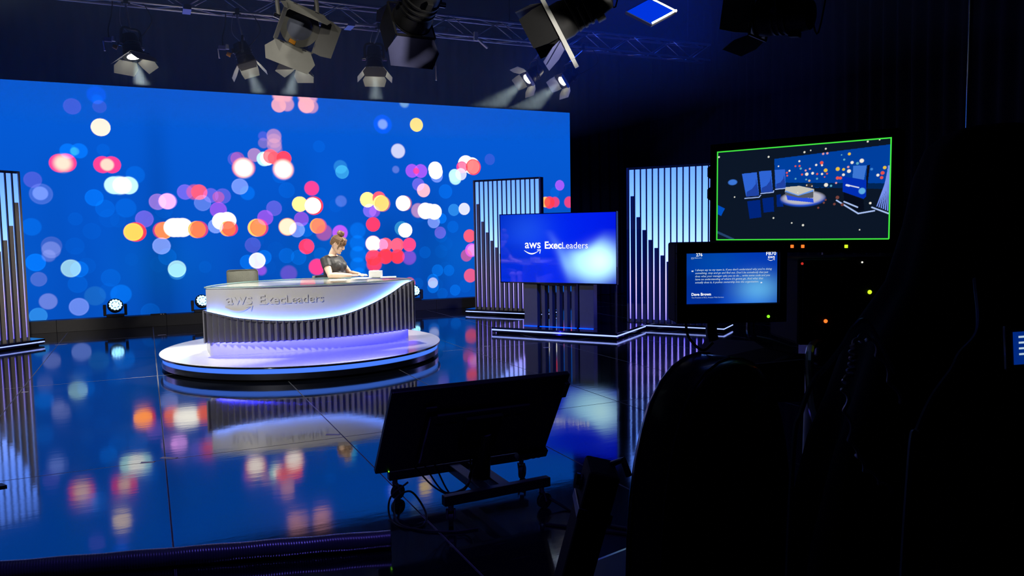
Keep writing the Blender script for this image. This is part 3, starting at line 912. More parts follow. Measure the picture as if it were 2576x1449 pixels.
def front_arc(hc, y_end, y_mid):
    sag = y_end - y_mid
    R = (hc * hc + sag * sag) / (2 * sag)
    cy = y_mid + R
    a = math.asin(hc / R)
    return R, cy, a


PR_, PCY, PA = front_arc(1.255, 9.73, 9.36)


def arc(s, off=0.0, z=0.0):
    """s from -1 (left end) to 1 (right end) along the desk front; off is outward."""
    t_ = s * PA
    return V((DX + (PR_ + off) * math.sin(t_), PCY - (PR_ + off) * math.cos(t_), z))


def s_of_x(x):
    return math.asin(max(-1, min(1, (x - DX) / PR_))) / PA


CX = [0.60, 0.78, 0.96, 1.36, 1.76, 2.15, 2.48, 2.79, 2.98, 3.13]
CZ = [0.738, 0.690, 0.645, 0.600, 0.592, 0.630, 0.725, 0.850, 0.945, 0.985]


def curve_z(x):
    # smooth interpolation of the sweeping edge of the fins
    P = list(zip(CX, CZ))
    if x <= CX[0]:
        return CZ[0]
    if x >= CX[-1]:
        return CZ[-1]
    for i in range(len(P) - 1):
        if P[i][0] <= x <= P[i + 1][0]:
            a = P[max(i - 1, 0)]
            b, c = P[i], P[i + 1]
            d = P[min(i + 2, len(P) - 1)]
            tt = (x - b[0]) / (c[0] - b[0])
            m0 = (c[1] - a[1]) / (c[0] - a[0]) * (c[0] - b[0])
            m1 = (d[1] - b[1]) / (d[0] - b[0]) * (c[0] - b[0])
            return (2 * tt ** 3 - 3 * tt ** 2 + 1) * b[1] + (tt ** 3 - 2 * tt ** 2 + tt) * m0 + (-2 * tt ** 3 + 3 * tt ** 2) * c[1] + (tt ** 3 - tt ** 2) * m1
    return CZ[-1]


desk = thing('presenter_desk', 'curved white presenter desk with dark vertical fins and glowing blue edges', 'desk', (DX, 10.0, 0.18))
NA = 60
FB = 0.345                      # lower edge of the fins
# white upper panel, following the curve, with thickness
rings = []
for i in range(NA + 1):
    s = -1 + 2 * i / NA
    x = arc(s).x
    zc = curve_z(x) - 0.03
    rings.append([arc(s, 0, zc), arc(s, 0, 0.985), arc(s, -0.03, 0.985), arc(s, -0.03, zc)])
MB().loft(rings).build('front_panel', M['white'], desk, smooth=True)
# dark backing behind the fins
rings = []
for i in range(NA + 1):
    s = -1 + 2 * i / NA
    zc = curve_z(arc(s).x) - 0.035
    rings.append([arc(s, 0.002, FB), arc(s, 0.002, zc), arc(s, -0.02, zc), arc(s, -0.02, FB)])
MB().loft(rings).build('fin_backing', M['slat_dark'], desk, smooth=True)
# fins
NF = 37
for k in range(NF):
    s0, s1 = -1 + 2 * k / NF, -1 + 2 * (k + 0.86) / NF
    sm = s0 + (s1 - s0) * 0.58
    z0t, zmt, z1t = [curve_z(arc(q).x) for q in (s0, sm, s1)]
    vs = [arc(s0, 0.002, FB), arc(sm, 0.078, FB), arc(s1, 0.002, FB), arc(s0, 0.002, z0t - 0.03), arc(sm, 0.078, zmt - 0.004), arc(s1, 0.002, z1t - 0.03)]
    MB().add(vs, [(0, 2, 1), (3, 4, 5), (0, 1, 4, 3), (1, 2, 5, 4), (2, 0, 3, 5)]).build('fin', M['fin'], desk)
# end fins closing both sides
for s, sg in ((-1, -1), (1, 1)):
    e = arc(s)
    tdir = (arc(s) - arc(s - 0.01)).normalized()
    out = (arc(s, 0.06) - arc(s)).normalized()
    zt = curve_z(e.x)
    MB().box(e + out * 0.02 + tdir * 0.008 * sg + V((0, 0, (FB + zt) / 2)), (0.016, 0.09, zt - FB), tdir, out).build('end_fin', M['fin'], desk)
# light strip lying in the groove between panel and fins
pts = [arc(-0.985 + 1.97 * i / 80, 0.030, curve_z(arc(-0.985 + 1.97 * i / 80).x) - 0.012) for i in range(81)]
MB().tube(pts, 0.006, 6).build('curve_light', E_['desk_strip'], desk)
rings = []
for i in range(NA + 1):
    s = -1 + 2 * i / NA
    zc = curve_z(arc(s).x) - 0.026
    rings.append([arc(s, 0.0, zc), arc(s, 0.046, zc), arc(s, 0.046, zc + 0.022), arc(s, 0.050, zc + 0.022), arc(s, 0.050, zc - 0.004), arc(s, 0.0, zc - 0.004)])
MB().loft(rings).build('added_light_baffle', M['slat_dark'], desk)  # ledge and lip added to keep the strip out of the floor reflection
# plinth below
QR, QCY, QA = front_arc(1.225, 9.73, 9.56)


def qarc(s, off=0.0, z=0.0):
    t_ = s * QA
    return V((DX - 0.01 + (QR + off) * math.sin(t_), QCY - (QR + off) * math.cos(t_), z))


rings = []
for i in range(41):
    s = -1 + 2 * i / 40
    rings.append([qarc(s, 0, 0.181), qarc(s, 0, 0.37), qarc(s, -0.03, 0.37), qarc(s, -0.03, 0.181)])
MB().loft(rings).build('plinth', M['white_gloss'], desk, smooth=True)
for sg in (-1, 1):
    a = qarc(sg)
    MB().bb(min(a.x, a.x - sg * 0.03), max(a.x, a.x - sg * 0.03), a.y, a.y + 0.55, 0.181, 0.37).build('plinth_side', M['white_gloss'], desk)
# soffit and the light strip hidden under the fins
rings = []
for i in range(41):
    s = -1 + 2 * i / 40
    rings.append([arc(s, 0.0, FB + 0.012), arc(s, 0.0, FB + 0.026), qarc(s, -0.03, FB + 0.026), qarc(s, -0.03, FB + 0.012)])
MB().loft(rings).build('soffit', M['white'], desk)
pts = [(arc(s, 0.0, FB + 0.006) * 0.45 + qarc(s, 0, FB + 0.006) * 0.55) for s in [-0.97 + 1.94 * i / 60 for i in range(61)]]
MB().tube(pts, 0.006, 6).build('under_light', E_['under_strip'], desk)


# counter: a leaf-shaped top, its back edge curving round the presenters
def top_outline(off_front, off_back, n=36):
    fr = [arc(-1 + 2 * i / n, off_front) for i in range(n + 1)]
    hb, yb, sagb = fr[-1].x - DX, fr[-1].y, 1.02 + off_back
    Rb = (hb * hb + sagb * sagb) / (2 * sagb)
    cyb = yb + sagb - Rb
    a0 = math.acos((yb - cyb) / Rb)
    bk = [V((DX + Rb * math.sin(a), cyb + Rb * math.cos(a), 0)) for a in [a0 - 2 * a0 * i / n for i in range(1, n)]]
    return fr + bk


ol = top_outline(-0.002, 0.0)
MB().plate([(p.x, p.y, 0.960) for p in ol], (0, 0, 0.024)).build('counter', M['white_gloss'], desk)
ol = top_outline(0.035, 0.03)
MB().plate([(p.x, p.y, 0.992) for p in ol], (0, 0, 0.0135)).build('glass_top', M['glass'], desk)
n = len(ol)
mb = MB()
for i in range(n):
    a, b = ol[i], ol[(i + 1) % n]
    o = V(((a.y - b.y), (b.x - a.x), 0)).normalized() * -0.0006
    mb.add([a + o + V((0, 0, 0.992)), b + o + V((0, 0, 0.992)), b + o + V((0, 0, 1.0055)), a + o + V((0, 0, 1.0055))], [(0, 1, 2, 3)])
mb.build('glass_edge', M['glass_edge'], desk)
for s in (-0.8, -0.3, 0.3, 0.8):
    p = arc(s, -0.12)
    MB().cyl((p.x, p.y, 0.984), (p.x, p.y, 0.992), 0.02).build('glass_spacer', M['chrome'], desk)
for s in (-0.82, 0.82):
    p = arc(s, -0.25)
    MB().bb(p.x - 0.02, p.x + 0.02, p.y - 0.1, p.y + 0.45, 0.181, 0.96).build('side_support', M['white'], desk)
# raised lettering on the front panel
mb = MB()
X_L, X_W = 0.832, 1.082


def on_panel(x, y, o):
    xx = X_L + x * X_W
    p = arc(s_of_x(xx), 0.0005 + o)
    return V((p.x, p.y, 0.797 + y * X_W))


for sh in LOGO:
    flat_text(mb, sh, on_panel, 0.014)
mb.build('raised_lettering', M['white'], desk)

# things on the desk
GZ = 1.0056
t = thing('tissue_box', 'small white box standing on the desk in front of the woman', 'box', (2.83, 10.30, GZ))
bxp = V((2.83, 10.30, GZ))
MB().box(bxp + V((0, 0, 0.045)), (0.17, 0.12, 0.09), R0, V((-R0.y, R0.x, 0))).build('carton', M['porcelain'], t, bevel=0.006)
MB().box(bxp + V((0, 0, 0.092)), (0.09, 0.03, 0.006), R0, V((-R0.y, R0.x, 0))).build('slot', M['paper'], t)


def sheet(x, y, w, h, rot, z, label):
    c, s = math.cos(rot), math.sin(rot)
    o = MB().box((x, y, z + 0.002), (w, h, 0.003), (c, s, 0), (-s, c, 0)).build('paper_sheet', M['paper'], origin=(x, y, z))
    return tag(o, label, 'paper', 'paper sheets on the desk')


sheet(2.62, 10.22, 0.21, 0.297, -0.6, GZ, 'white paper sheet lying under the hands of the woman')
sheet(2.98, 10.20, 0.21, 0.297, -0.3, GZ, 'white paper sheet lying at the right tip of the desk')
sheet(2.25, 10.02, 0.21, 0.297, -0.15, GZ, 'white paper sheet lying left of the woman on the glass')


# ================================================================== chairs behind the desk
def desk_chair(label, x, y, yaw, back_top, m):
    z0 = 0.181
    t = thing('desk_chair', label, 'chair', (x, y, z0), 'chairs behind the desk')
    f = V((math.cos(yaw), math.sin(yaw), 0))          # the way the sitter faces
    l = V((-f.y, f.x, 0))
    c = V((x, y, 0))
    seat = 0.70

    def rounded(cx, hw, hh, r, n=5):
        pts = []
        for (sx, sy, a0) in ((1, 1, 0), (-1, 1, 90), (-1, -1, 180), (1, -1, 270)):
            for i in range(n + 1):
                a = math.radians(a0 + 90 * i / n)
                pts.append((sx * (hw - r) + r * math.cos(a), sy * (hh - r) + r * math.sin(a)))
        return pts
    rings = []
    for k, (ins, h) in enumerate(((0.02, 0.0), (0.0, 0.015), (0.0, 0.05), (0.02, 0.065))):
        rings.append([c + l * px + f * py + V((0, 0, seat - 0.065 + h)) for px, py in rounded(0, 0.215 - ins, 0.215 - ins, 0.05)])
    MB().loft(rings).build('seat', m, t, smooth=True)
    zb0 = 0.80
    hh = (back_top - zb0) / 2
    rings = []
    for ins, d in ((0.015, 0.0), (0.0, -0.012), (0.0, -0.045), (0.015, -0.055)):
        ring = []
        for px, py in rounded(0, 0.205 - ins, hh - ins, 0.035):
            zz = zb0 + hh + py
            bow = -0.05 * (px / 0.205) ** 2 * -1
            ring.append(c - f * (0.20 + 0.10 * (zz - zb0)) + f * (d + bow * 0.5) + l * px + V((0, 0, zz)))
        rings.append(ring)
    back = MB().loft(rings).build('backrest', m, t, smooth=True)
    pts = []
    for px, py in rounded(0, 0.203, hh - 0.002, 0.035):
        zz = zb0 + hh + py
        pts.append(c - f * (0.20 + 0.10 * (zz - zb0)) + f * (-0.002 + 0.025 * (px / 0.205) ** 2) + l * px + V((0, 0, zz)))
    MB().tube(pts + [pts[0]], 0.005, 6).build('piping', m, back)
    for s in (-0.1, 0.1):
        MB().tube(smooth_path([c - f * 0.10 + l * s + V((0, 0, seat - 0.07)), c - f * 0.24 + l * s + V((0, 0, seat - 0.05)), c - f * 0.26 + l * s + V((0, 0, zb0 + 0.1))]), 0.011).build('back_bracket', M['chrome'], t)
    MB().cyl((x, y, z0 + 0.09), (x, y, seat - 0.06), 0.028).cyl((x, y, seat - 0.09), (x, y, seat - 0.065), 0.10).build('column', M['chrome'], t)
    for k in range(5):
        a = 2 * math.pi * k / 5 + 0.3
        d = V((math.cos(a), math.sin(a), 0))
        MB().tube([V((x, y, z0 + 0.11)), V((x, y, z0 + 0.07)) + d * 0.26], 0.018, radii=[0.024, 0.014]).build('leg', M['chrome'], t)
        MB().cyl(V((x, y, z0 + 0.026)) + d * 0.27 - V((-d.y, d.x, 0)) * 0.02, V((x, y, z0 + 0.026)) + d * 0.27 + V((-d.y, d.x, 0)) * 0.02, 0.025).build('caster', M['rubber'], t)
    return t


desk_chair('empty grey leather chair behind the left half of the desk', 1.20, 10.86 + 0.10, math.radians(-88), 1.135, M['leather'])
desk_chair('chair the woman sits on, hidden behind the right half of the desk', 2.42, 10.98, math.radians(-45), 1.02, M['leather'])


# ================================================================== the woman
def remeshed(mb, name, voxel, m, parent, mats=None, smooth_iter=2):
    """Fuses overlapping closed shapes into one continuous skin."""
    me = bpy.data.meshes.new(name)
    me.from_pydata([tuple(p) for p in mb.v], [], mb.f)
    me.update()
    bm = bmesh.new()
    bm.from_mesh(me)
    bmesh.ops.recalc_face_normals(bm, faces=bm.faces)
    bm.to_mesh(me)
    bm.free()
    o = bpy.data.objects.new(name + '_raw', me)
    COL.objects.link(o)
    r = o.modifiers.new('fuse', 'REMESH')
    r.mode = 'VOXEL'
    r.voxel_size = voxel
    r.use_smooth_shade = True
    s = o.modifiers.new('soft', 'SMOOTH')
    s.iterations = smooth_iter
    s.factor = 0.5
    dg = bpy.context.evaluated_depsgraph_get()
    res = bpy.data.meshes.new_from_object(o.evaluated_get(dg))
    res.name = name
    bpy.data.objects.remove(o)
    res.materials.clear()
    res.materials.append(m)
    ob = bpy.data.objects.new(name, res)
    COL.objects.link(ob)
    ob.parent = parent
    for p in res.polygons:
        p.use_smooth = True
    return ob


def ell(c, rx, ry, n=20, fx=(1, 0, 0), fy=(0, 1, 0), p=2.3):
    """Superellipse ring."""
    c, fx, fy = V(c), V(fx), V(fy)
    out = []
    for i in range(n):
        a = 2 * math.pi * i / n
        ca, sa = math.cos(a), math.sin(a)
        out.append(c + fx * rx * math.copysign(abs(ca) ** (2 / p), ca) + fy * ry * math.copysign(abs(sa) ** (2 / p), sa))
    return out


woman = bpy.data.objects.new('person', None)
COL.objects.link(woman)
woman.location = (2.395, 10.94, 0.181)
woman.scale = (1.03, 1.03, 1.015)
woman.rotation_euler = (0, 0, math.radians(-45))
tag(woman, 'woman in a black short-sleeved dress with a brown hair bun, reading at the desk', 'person')

# head frame inside the body frame (X forward, Y left, Z up)
HM = Matrix.Translation((0.075, 0, 1.262)) @ Matrix.Rotation(math.radians(16), 4, 'Z') @ Matrix.Rotation(math.radians(28), 4, 'Y')


def H(x, y, z):
    return HM @ V((x, y, z))


body = MB()
# torso
TORSO = [  # z, centre x, half depth, half width
    (0.56, -0.03, 0.13, 0.175), (0.64, -0.03, 0.125, 0.170), (0.74, -0.01, 0.110, 0.140), (0.84, 0.01, 0.112, 0.145),
    (0.93, 0.02, 0.120, 0.158), (1.00, 0.015, 0.112, 0.168), (1.05, 0.0, 0.092, 0.160), (1.085, -0.01, 0.072, 0.115), (1.115, -0.012, 0.058, 0.07)]
body.loft([ell((cx, 0, z), d, w) for z, cx, d, w in TORSO])
body.tube([(-0.012, 0, 1.06), (0.0, 0, 1.13), (0.03, 0, 1.19), (0.05, 0, 1.235)], 0.05, 16, radii=[0.062, 0.052, 0.049, 0.05])
# head: stacked sections from chin to crown
HEAD = [(-0.118, 0.082, 0.045, 0.016), (-0.108, 0.092, 0.015, 0.034), (-0.088, 0.095, -0.02, 0.049), (-0.062, 0.093, -0.05, 0.060), (-0.035, 0.092, -0.074, 0.066),
        (0.0, 0.090, -0.090, 0.070), (0.03, 0.095, -0.098, 0.073), (0.06, 0.090, -0.099, 0.074), (0.088, 0.072, -0.088, 0.066), (0.108, 0.042, -0.064, 0.046), (0.118, 0.0, -0.03, 0.015)]
body.loft([[HM @ V(q) for q in ell(((f + b) / 2, 0, z), (f - b) / 2, w, p=2.15)] for z, f, b, w in HEAD])
# nose, lips, chin, brow ridge, cheeks, ears
body.tube([H(0.086, 0, 0.028), H(0.100, 0, 0.004), H(0.113, 0, -0.020), H(0.106, 0, -0.033), H(0.088, 0, -0.036)], 0.01, 10, radii=[0.008, 0.0095, 0.0115, 0.011, 0.008])
for s in (-1, 1):
    body.ball(H(0.098, s * 0.012, -0.029), 0.008, 10, 8)
    body.ball(H(0.066, s * 0.040, -0.028), 0.026, 12, 8)
    body.ball(H(0.080, s * 0.030, 0.010), 0.014, 12, 8)
    e = [H(-0.002 + dx, s * (0.074 + 0.012 * abs(math.sin(3 * q))), dz) for q, (dx, dz) in enumerate([(0, -0.03), (-0.008, -0.01), (-0.012, 0.012), (-0.002, 0.026), (0.008, 0.012)])]
    body.tube(e, 0.009, 8, radii=[0.008, 0.009, 0.010, 0.009, 0.006])
body.ball(H(0.092, 0, -0.058), 0.010, 12, 8, (1, 1.7, 0.7))
body.ball(H(0.090, 0, -0.070), 0.010, 12, 8, (1, 1.6, 0.7))
body.ball(H(0.086, 0, -0.100), 0.018, 12, 8)
ARM = {}
for s in (-1, 1):
    sh, el = V((-0.02, s * 0.165, 1.030)), V((0.105, s * 0.245, 0.842))
    wr = V((0.345, s * 0.105, 0.832)) if s < 0 else V((0.335, s * 0.13, 0.832))
    ARM[s] = (sh, el, wr)
    body.tube([sh, sh.lerp(el, 0.35), sh.lerp(el, 0.75), el, el.lerp(wr, 0.25), el.lerp(wr, 0.65), wr], 0.04, 14, radii=[0.058, 0.052, 0.044, 0.040, 0.041, 0.034, 0.025])
    body.ball(sh, 0.062, 14, 10)
    body.ball(el, 0.041, 14, 10)
    d = (wr - el).normalized()
    lat = V((-d.y, d.x, 0)).normalized()        # to the left of the hand
    pc = wr + d * 0.045 + V((0, 0, -0.004))
    body.loft([ell(wr + d * 0.0, 0.022, 0.016, 12, lat, (0, 0, 1)), ell(wr + d * 0.03, 0.032, 0.015, 12, lat, (0, 0, 1)), ell(wr + d * 0.065, 0.038, 0.014, 12, lat, (0, 0, 1)), ell(wr + d * 0.09, 0.036, 0.012, 12, lat, (0, 0, 1))])
    # four fingers of different length, gently bent, resting on the desk
    for k, (off, L) in enumerate(((-0.028, 0.060), (-0.010, 0.070), (0.009, 0.074), (0.027, 0.064))):
        off *= -s
        a = wr + d * 0.082 + lat * off
        fd = (d + lat * off * 3.0).normalized()
        body.tube([a, a + fd * L * 0.45 + V((0, 0, 0.006)), a + fd * L * 0.78 + V((0, 0, -0.002)), a + fd * L + V((0, 0, -0.012))], 0.008, 8, radii=[0.0092, 0.0085, 0.0078, 0.0066])
    td = (d * 0.75 + lat * (0.66 * -s) * -1 * -1).normalized()
    th0 = wr + d * 0.022 + lat * (0.024 * -s)
    body.tube([th0, th0 + td * 0.035 + V((0, 0, 0.002)), th0 + td * 0.06 + d * 0.006 + V((0, 0, -0.006))], 0.01, 8, radii=[0.0125, 0.0105, 0.0082])
# legs, seated
for s in (-1, 1):
    hip, kn, an = V((-0.02, s * 0.09, 0.60)), V((0.40, s * 0.10, 0.585)), V((0.40, s * 0.10, 0.12))
    body.tube([hip, hip.lerp(kn, 0.5), kn, kn.lerp(an, 0.3), kn.lerp(an, 0.7), an], 0.07, 14, radii=[0.088, 0.075, 0.056, 0.054, 0.042, 0.034])
    body.ball(kn, 0.057, 14, 10)
    body.tube([an + V((-0.03, 0, -0.02)), an + V((0.05, 0, -0.065)), an + V((0.14, 0, -0.088))], 0.03, 12, radii=[0.034, 0.034, 0.022])
    body.ball(an + V((-0.03, 0, -0.075)), 0.028, 12, 8)
bd = remeshed(body, 'body', 0.0048, M['skin'], woman, smooth_iter=2)

dress = MB()
dress.loft([ell((cx, 0, z), d + 0.014, w + 0.016) for z, cx, d, w in TORSO[:-2]] + [ell((-0.012, 0, 1.098), 0.072, 0.095)])
for s in (-1, 1):
    dress.ball((0.095, s * 0.062, 0.955), 0.072, 14, 10)
    dress.ball((0.075, s * 0.05, 0.84), 0.085, 14, 10)
    sh, el, wr = ARM[s]
    top = V((-0.012, s * 0.10, 1.075))
    dress.tube([top, sh + V((0, s * 0.004, 0.012)), sh.lerp(el, 0.25), sh.lerp(el, 0.47)], 0.07, 16, radii=[0.048, 0.067, 0.065, 0.063])
    hip, kn = V((-0.02, s * 0.09, 0.605)), V((0.36, s * 0.10, 0.59))
    dress.tube([hip, hip.lerp(kn, 0.5), kn], 0.08, 14, radii=[0.105, 0.092, 0.078])
for k, (z, y0) in enumerate(((0.80, 0.05), (0.825, -0.04), (0.85, 0.0))):       # folds at the waist
    dress.tube([V((0.128, y0 + 0.09, z + 0.02)), V((0.142, y0, z)), V((0.126, y0 - 0.09, z + 0.012))], 0.012, 8)
remeshed(dress, 'dress', 0.0065, M['dress'], woman, smooth_iter=2)

hair = MB()
hair.loft([[HM @ V(q) for q in ell(((f + b) / 2, 0, z), (f - b) / 2, w, p=2.15)] for z, f, b, w in
           [(-0.045, -0.035, -0.085, 0.045), (-0.02, -0.02, -0.100, 0.068), (0.01, -0.005, -0.107, 0.079), (0.04, 0.035, -0.109, 0.083), (0.065, 0.080, -0.106, 0.084), (0.092, 0.083, -0.094, 0.076), (0.114, 0.055, -0.070, 0.055), (0.127, 0.01, -0.035, 0.022)]])
for k in range(13):                                                               # fringe swept to both sides
    y = -0.066 + 0.132 * k / 12
    hair.tube([H(0.03, y * 0.5, 0.122), H(0.080, y * 0.85, 0.096), H(0.102 - abs(y) * 0.35, y, 0.058), H(0.106 - abs(y) * 0.55, y * 1.1, 0.022 - abs(y) * 0.35)], 0.011, 7, radii=[0.008, 0.0125, 0.0115, 0.004])
for s in (-1, 1):                                                                 # loose strands before the ears
    hair.tube([H(0.035, s * 0.070, 0.08), H(0.052, s * 0.081, 0.02), H(0.046, s * 0.076, -0.03), H(0.052, s * 0.066, -0.075)], 0.007, 7, radii=[0.011, 0.011, 0.007, 0.002])
    for k in range(6):                                                            # combed-up side locks
        a = k / 5
        hair.tube([H(0.05 - 0.13 * a, s * (0.070 + 0.012 * math.sin(a * 3)), 0.0 + 0.02 * a), H(0.02 - 0.09 * a, s * 0.076, 0.07), H(-0.02 - 0.02 * a, s * 0.03, 0.128)], 0.009, 7, radii=[0.007, 0.012, 0.009])
hob = remeshed(hair, 'hair', 0.0042, M['hair'], woman, smooth_iter=1)
bun = MB()
bc = V((-0.022, 0, 0.158))
bun.ball(HM @ bc, 0.040, 16, 10, (1.1, 1.1, 0.85))
for k in range(9):                                                                # twisted coils of the bun
    a0 = k * 0.7
    pts = [HM @ (bc + V((math.cos(a0 + q * 0.5) * (0.046 - 0.002 * q), math.sin(a0 + q * 0.5) * (0.046 - 0.002 * q), -0.026 + 0.011 * q))) for q in range(6)]
    bun.tube(pts, 0.012, 7, radii=[0.006, 0.011, 0.0125, 0.012, 0.010, 0.005])
remeshed(bun, 'hair_bun', 0.0036, M['hair'], woman, smooth_iter=1)


def local(mb, name, m, parent):
    me = bpy.data.meshes.new(name)
    me.from_pydata([tuple(p) for p in mb.v], [], mb.f)
    return link(name, me, m, parent, smooth=True)


for s in (-1, 1):
    local(MB().tube([H(0.089, s * 0.018, 0.001), H(0.0935, s * 0.030, -0.0035), H(0.083, s * 0.045, 0.001)], 0.0028, 6), 'eyelash', M['brow'], woman)
    local(MB().tube([H(0.098, s * 0.014, 0.024), H(0.096, s * 0.030, 0.029), H(0.084, s * 0.048, 0.022)], 0.0036, 6, radii=[0.0036, 0.004, 0.002]), 'eyebrow', M['brow'], woman)
local(MB().tube([H(0.083, -0.021, -0.0645), H(0.1005, 0, -0.0635), H(0.083, 0.021, -0.0645)], 0.0035, 6, radii=[0.002, 0.0045, 0.002]), 'lips', M['lips'], woman)

# ================================================================== lighting truss over the set
ty0, ty1, tz0, tz1, tx0, tx1 = 10.79, 11.0, 4.51, 4.77, -4.6, 9.0
truss = thing('lighting_truss', 'long silver box truss carrying the lamps above the desk', 'truss', ((tx0 + tx1) / 2, (ty0 + ty1) / 2, tz0))
for y in (ty0, ty1):
    for z in (tz0, tz1):
        MB().cyl((tx0, y, z), (tx1, y, z), 0.02, n=12).build('chord', M['alu'], truss, smooth=True)
bay = 0.40
nb = int((tx1 - tx0) / bay)


def brace(p0, p1, cache={}):
    d = V(p1) - V(p0)
    key = tuple(round(c, 3) for c in d)
    if key not in cache:
        mb = MB().cyl((0, 0, 0), d, 0.008, n=8)
        me = bpy.data.meshes.new('brace')
        me.from_pydata(mb.v, [], mb.f)
        me.materials.append(M['alu'])
        for p in me.polygons:
            p.use_smooth = True
        cache[key] = me
    o = bpy.data.objects.new('brace', cache[key])
    COL.objects.link(o)
    o.parent = truss
    o.location = V(p0) - V(truss.location)


for k in range(nb):
    xa, xb = tx0 + k * bay, tx0 + (k + 1) * bay
    fl_ = k % 2
    for z in (tz0, tz1):
        brace((xa, ty0 if fl_ else ty1, z), (xb, ty1 if fl_ else ty0, z))
    for y in (ty0, ty1):
        brace((xa, y, tz0 if fl_ else tz1), (xb, y, tz1 if fl_ else tz0))
for x in (-4.0, 0.9, 5.2, 8.6):
    MB().cyl((x, (ty0 + ty1) / 2, tz1), (x, (ty0 + ty1) / 2, ZC), 0.012, n=8).bb(x - 0.04, x + 0.04, ty0, ty1, tz1 - 0.01, tz1 + 0.03).build('hanger', M['frame_dark'], truss)
for x in (0.62, 2.72, 3.65):
    MB().bb(x - 0.05, x + 0.05, ty0 - 0.025, ty1 + 0.025, tz0 - 0.035, tz0 + 0.03).build('splice_plate', M['steel'], truss, bevel=0.004)

# ceiling pipes that carry the nearer lamps
PIPEZ = 4.9
for y, lab in ((6.85, 'black ceiling pipe over the large lamp that faces the camera'), (5.85, 'black ceiling pipe over the lamp seen from behind'), (4.95, 'black ceiling pipe over the lamp with the white ring'), (4.10, 'black ceiling pipe over the blue panel light'), (3.40, 'black ceiling pipe over the dark lamp at upper right')):
    t = thing('lighting_pipe', lab, 'pipe', (4, y, PIPEZ), 'ceiling pipes')
    MB().cyl((-4.8, y, PIPEZ), (7.6, y, PIPEZ), 0.024, n=12).build('tube', M['black'], t, smooth=True)
    for x in (-4, 0, 4, 7.2):
        MB().cyl((x, y, PIPEZ), (x, y, ZC), 0.008, n=6).build('drop_rod', M['black'], t)


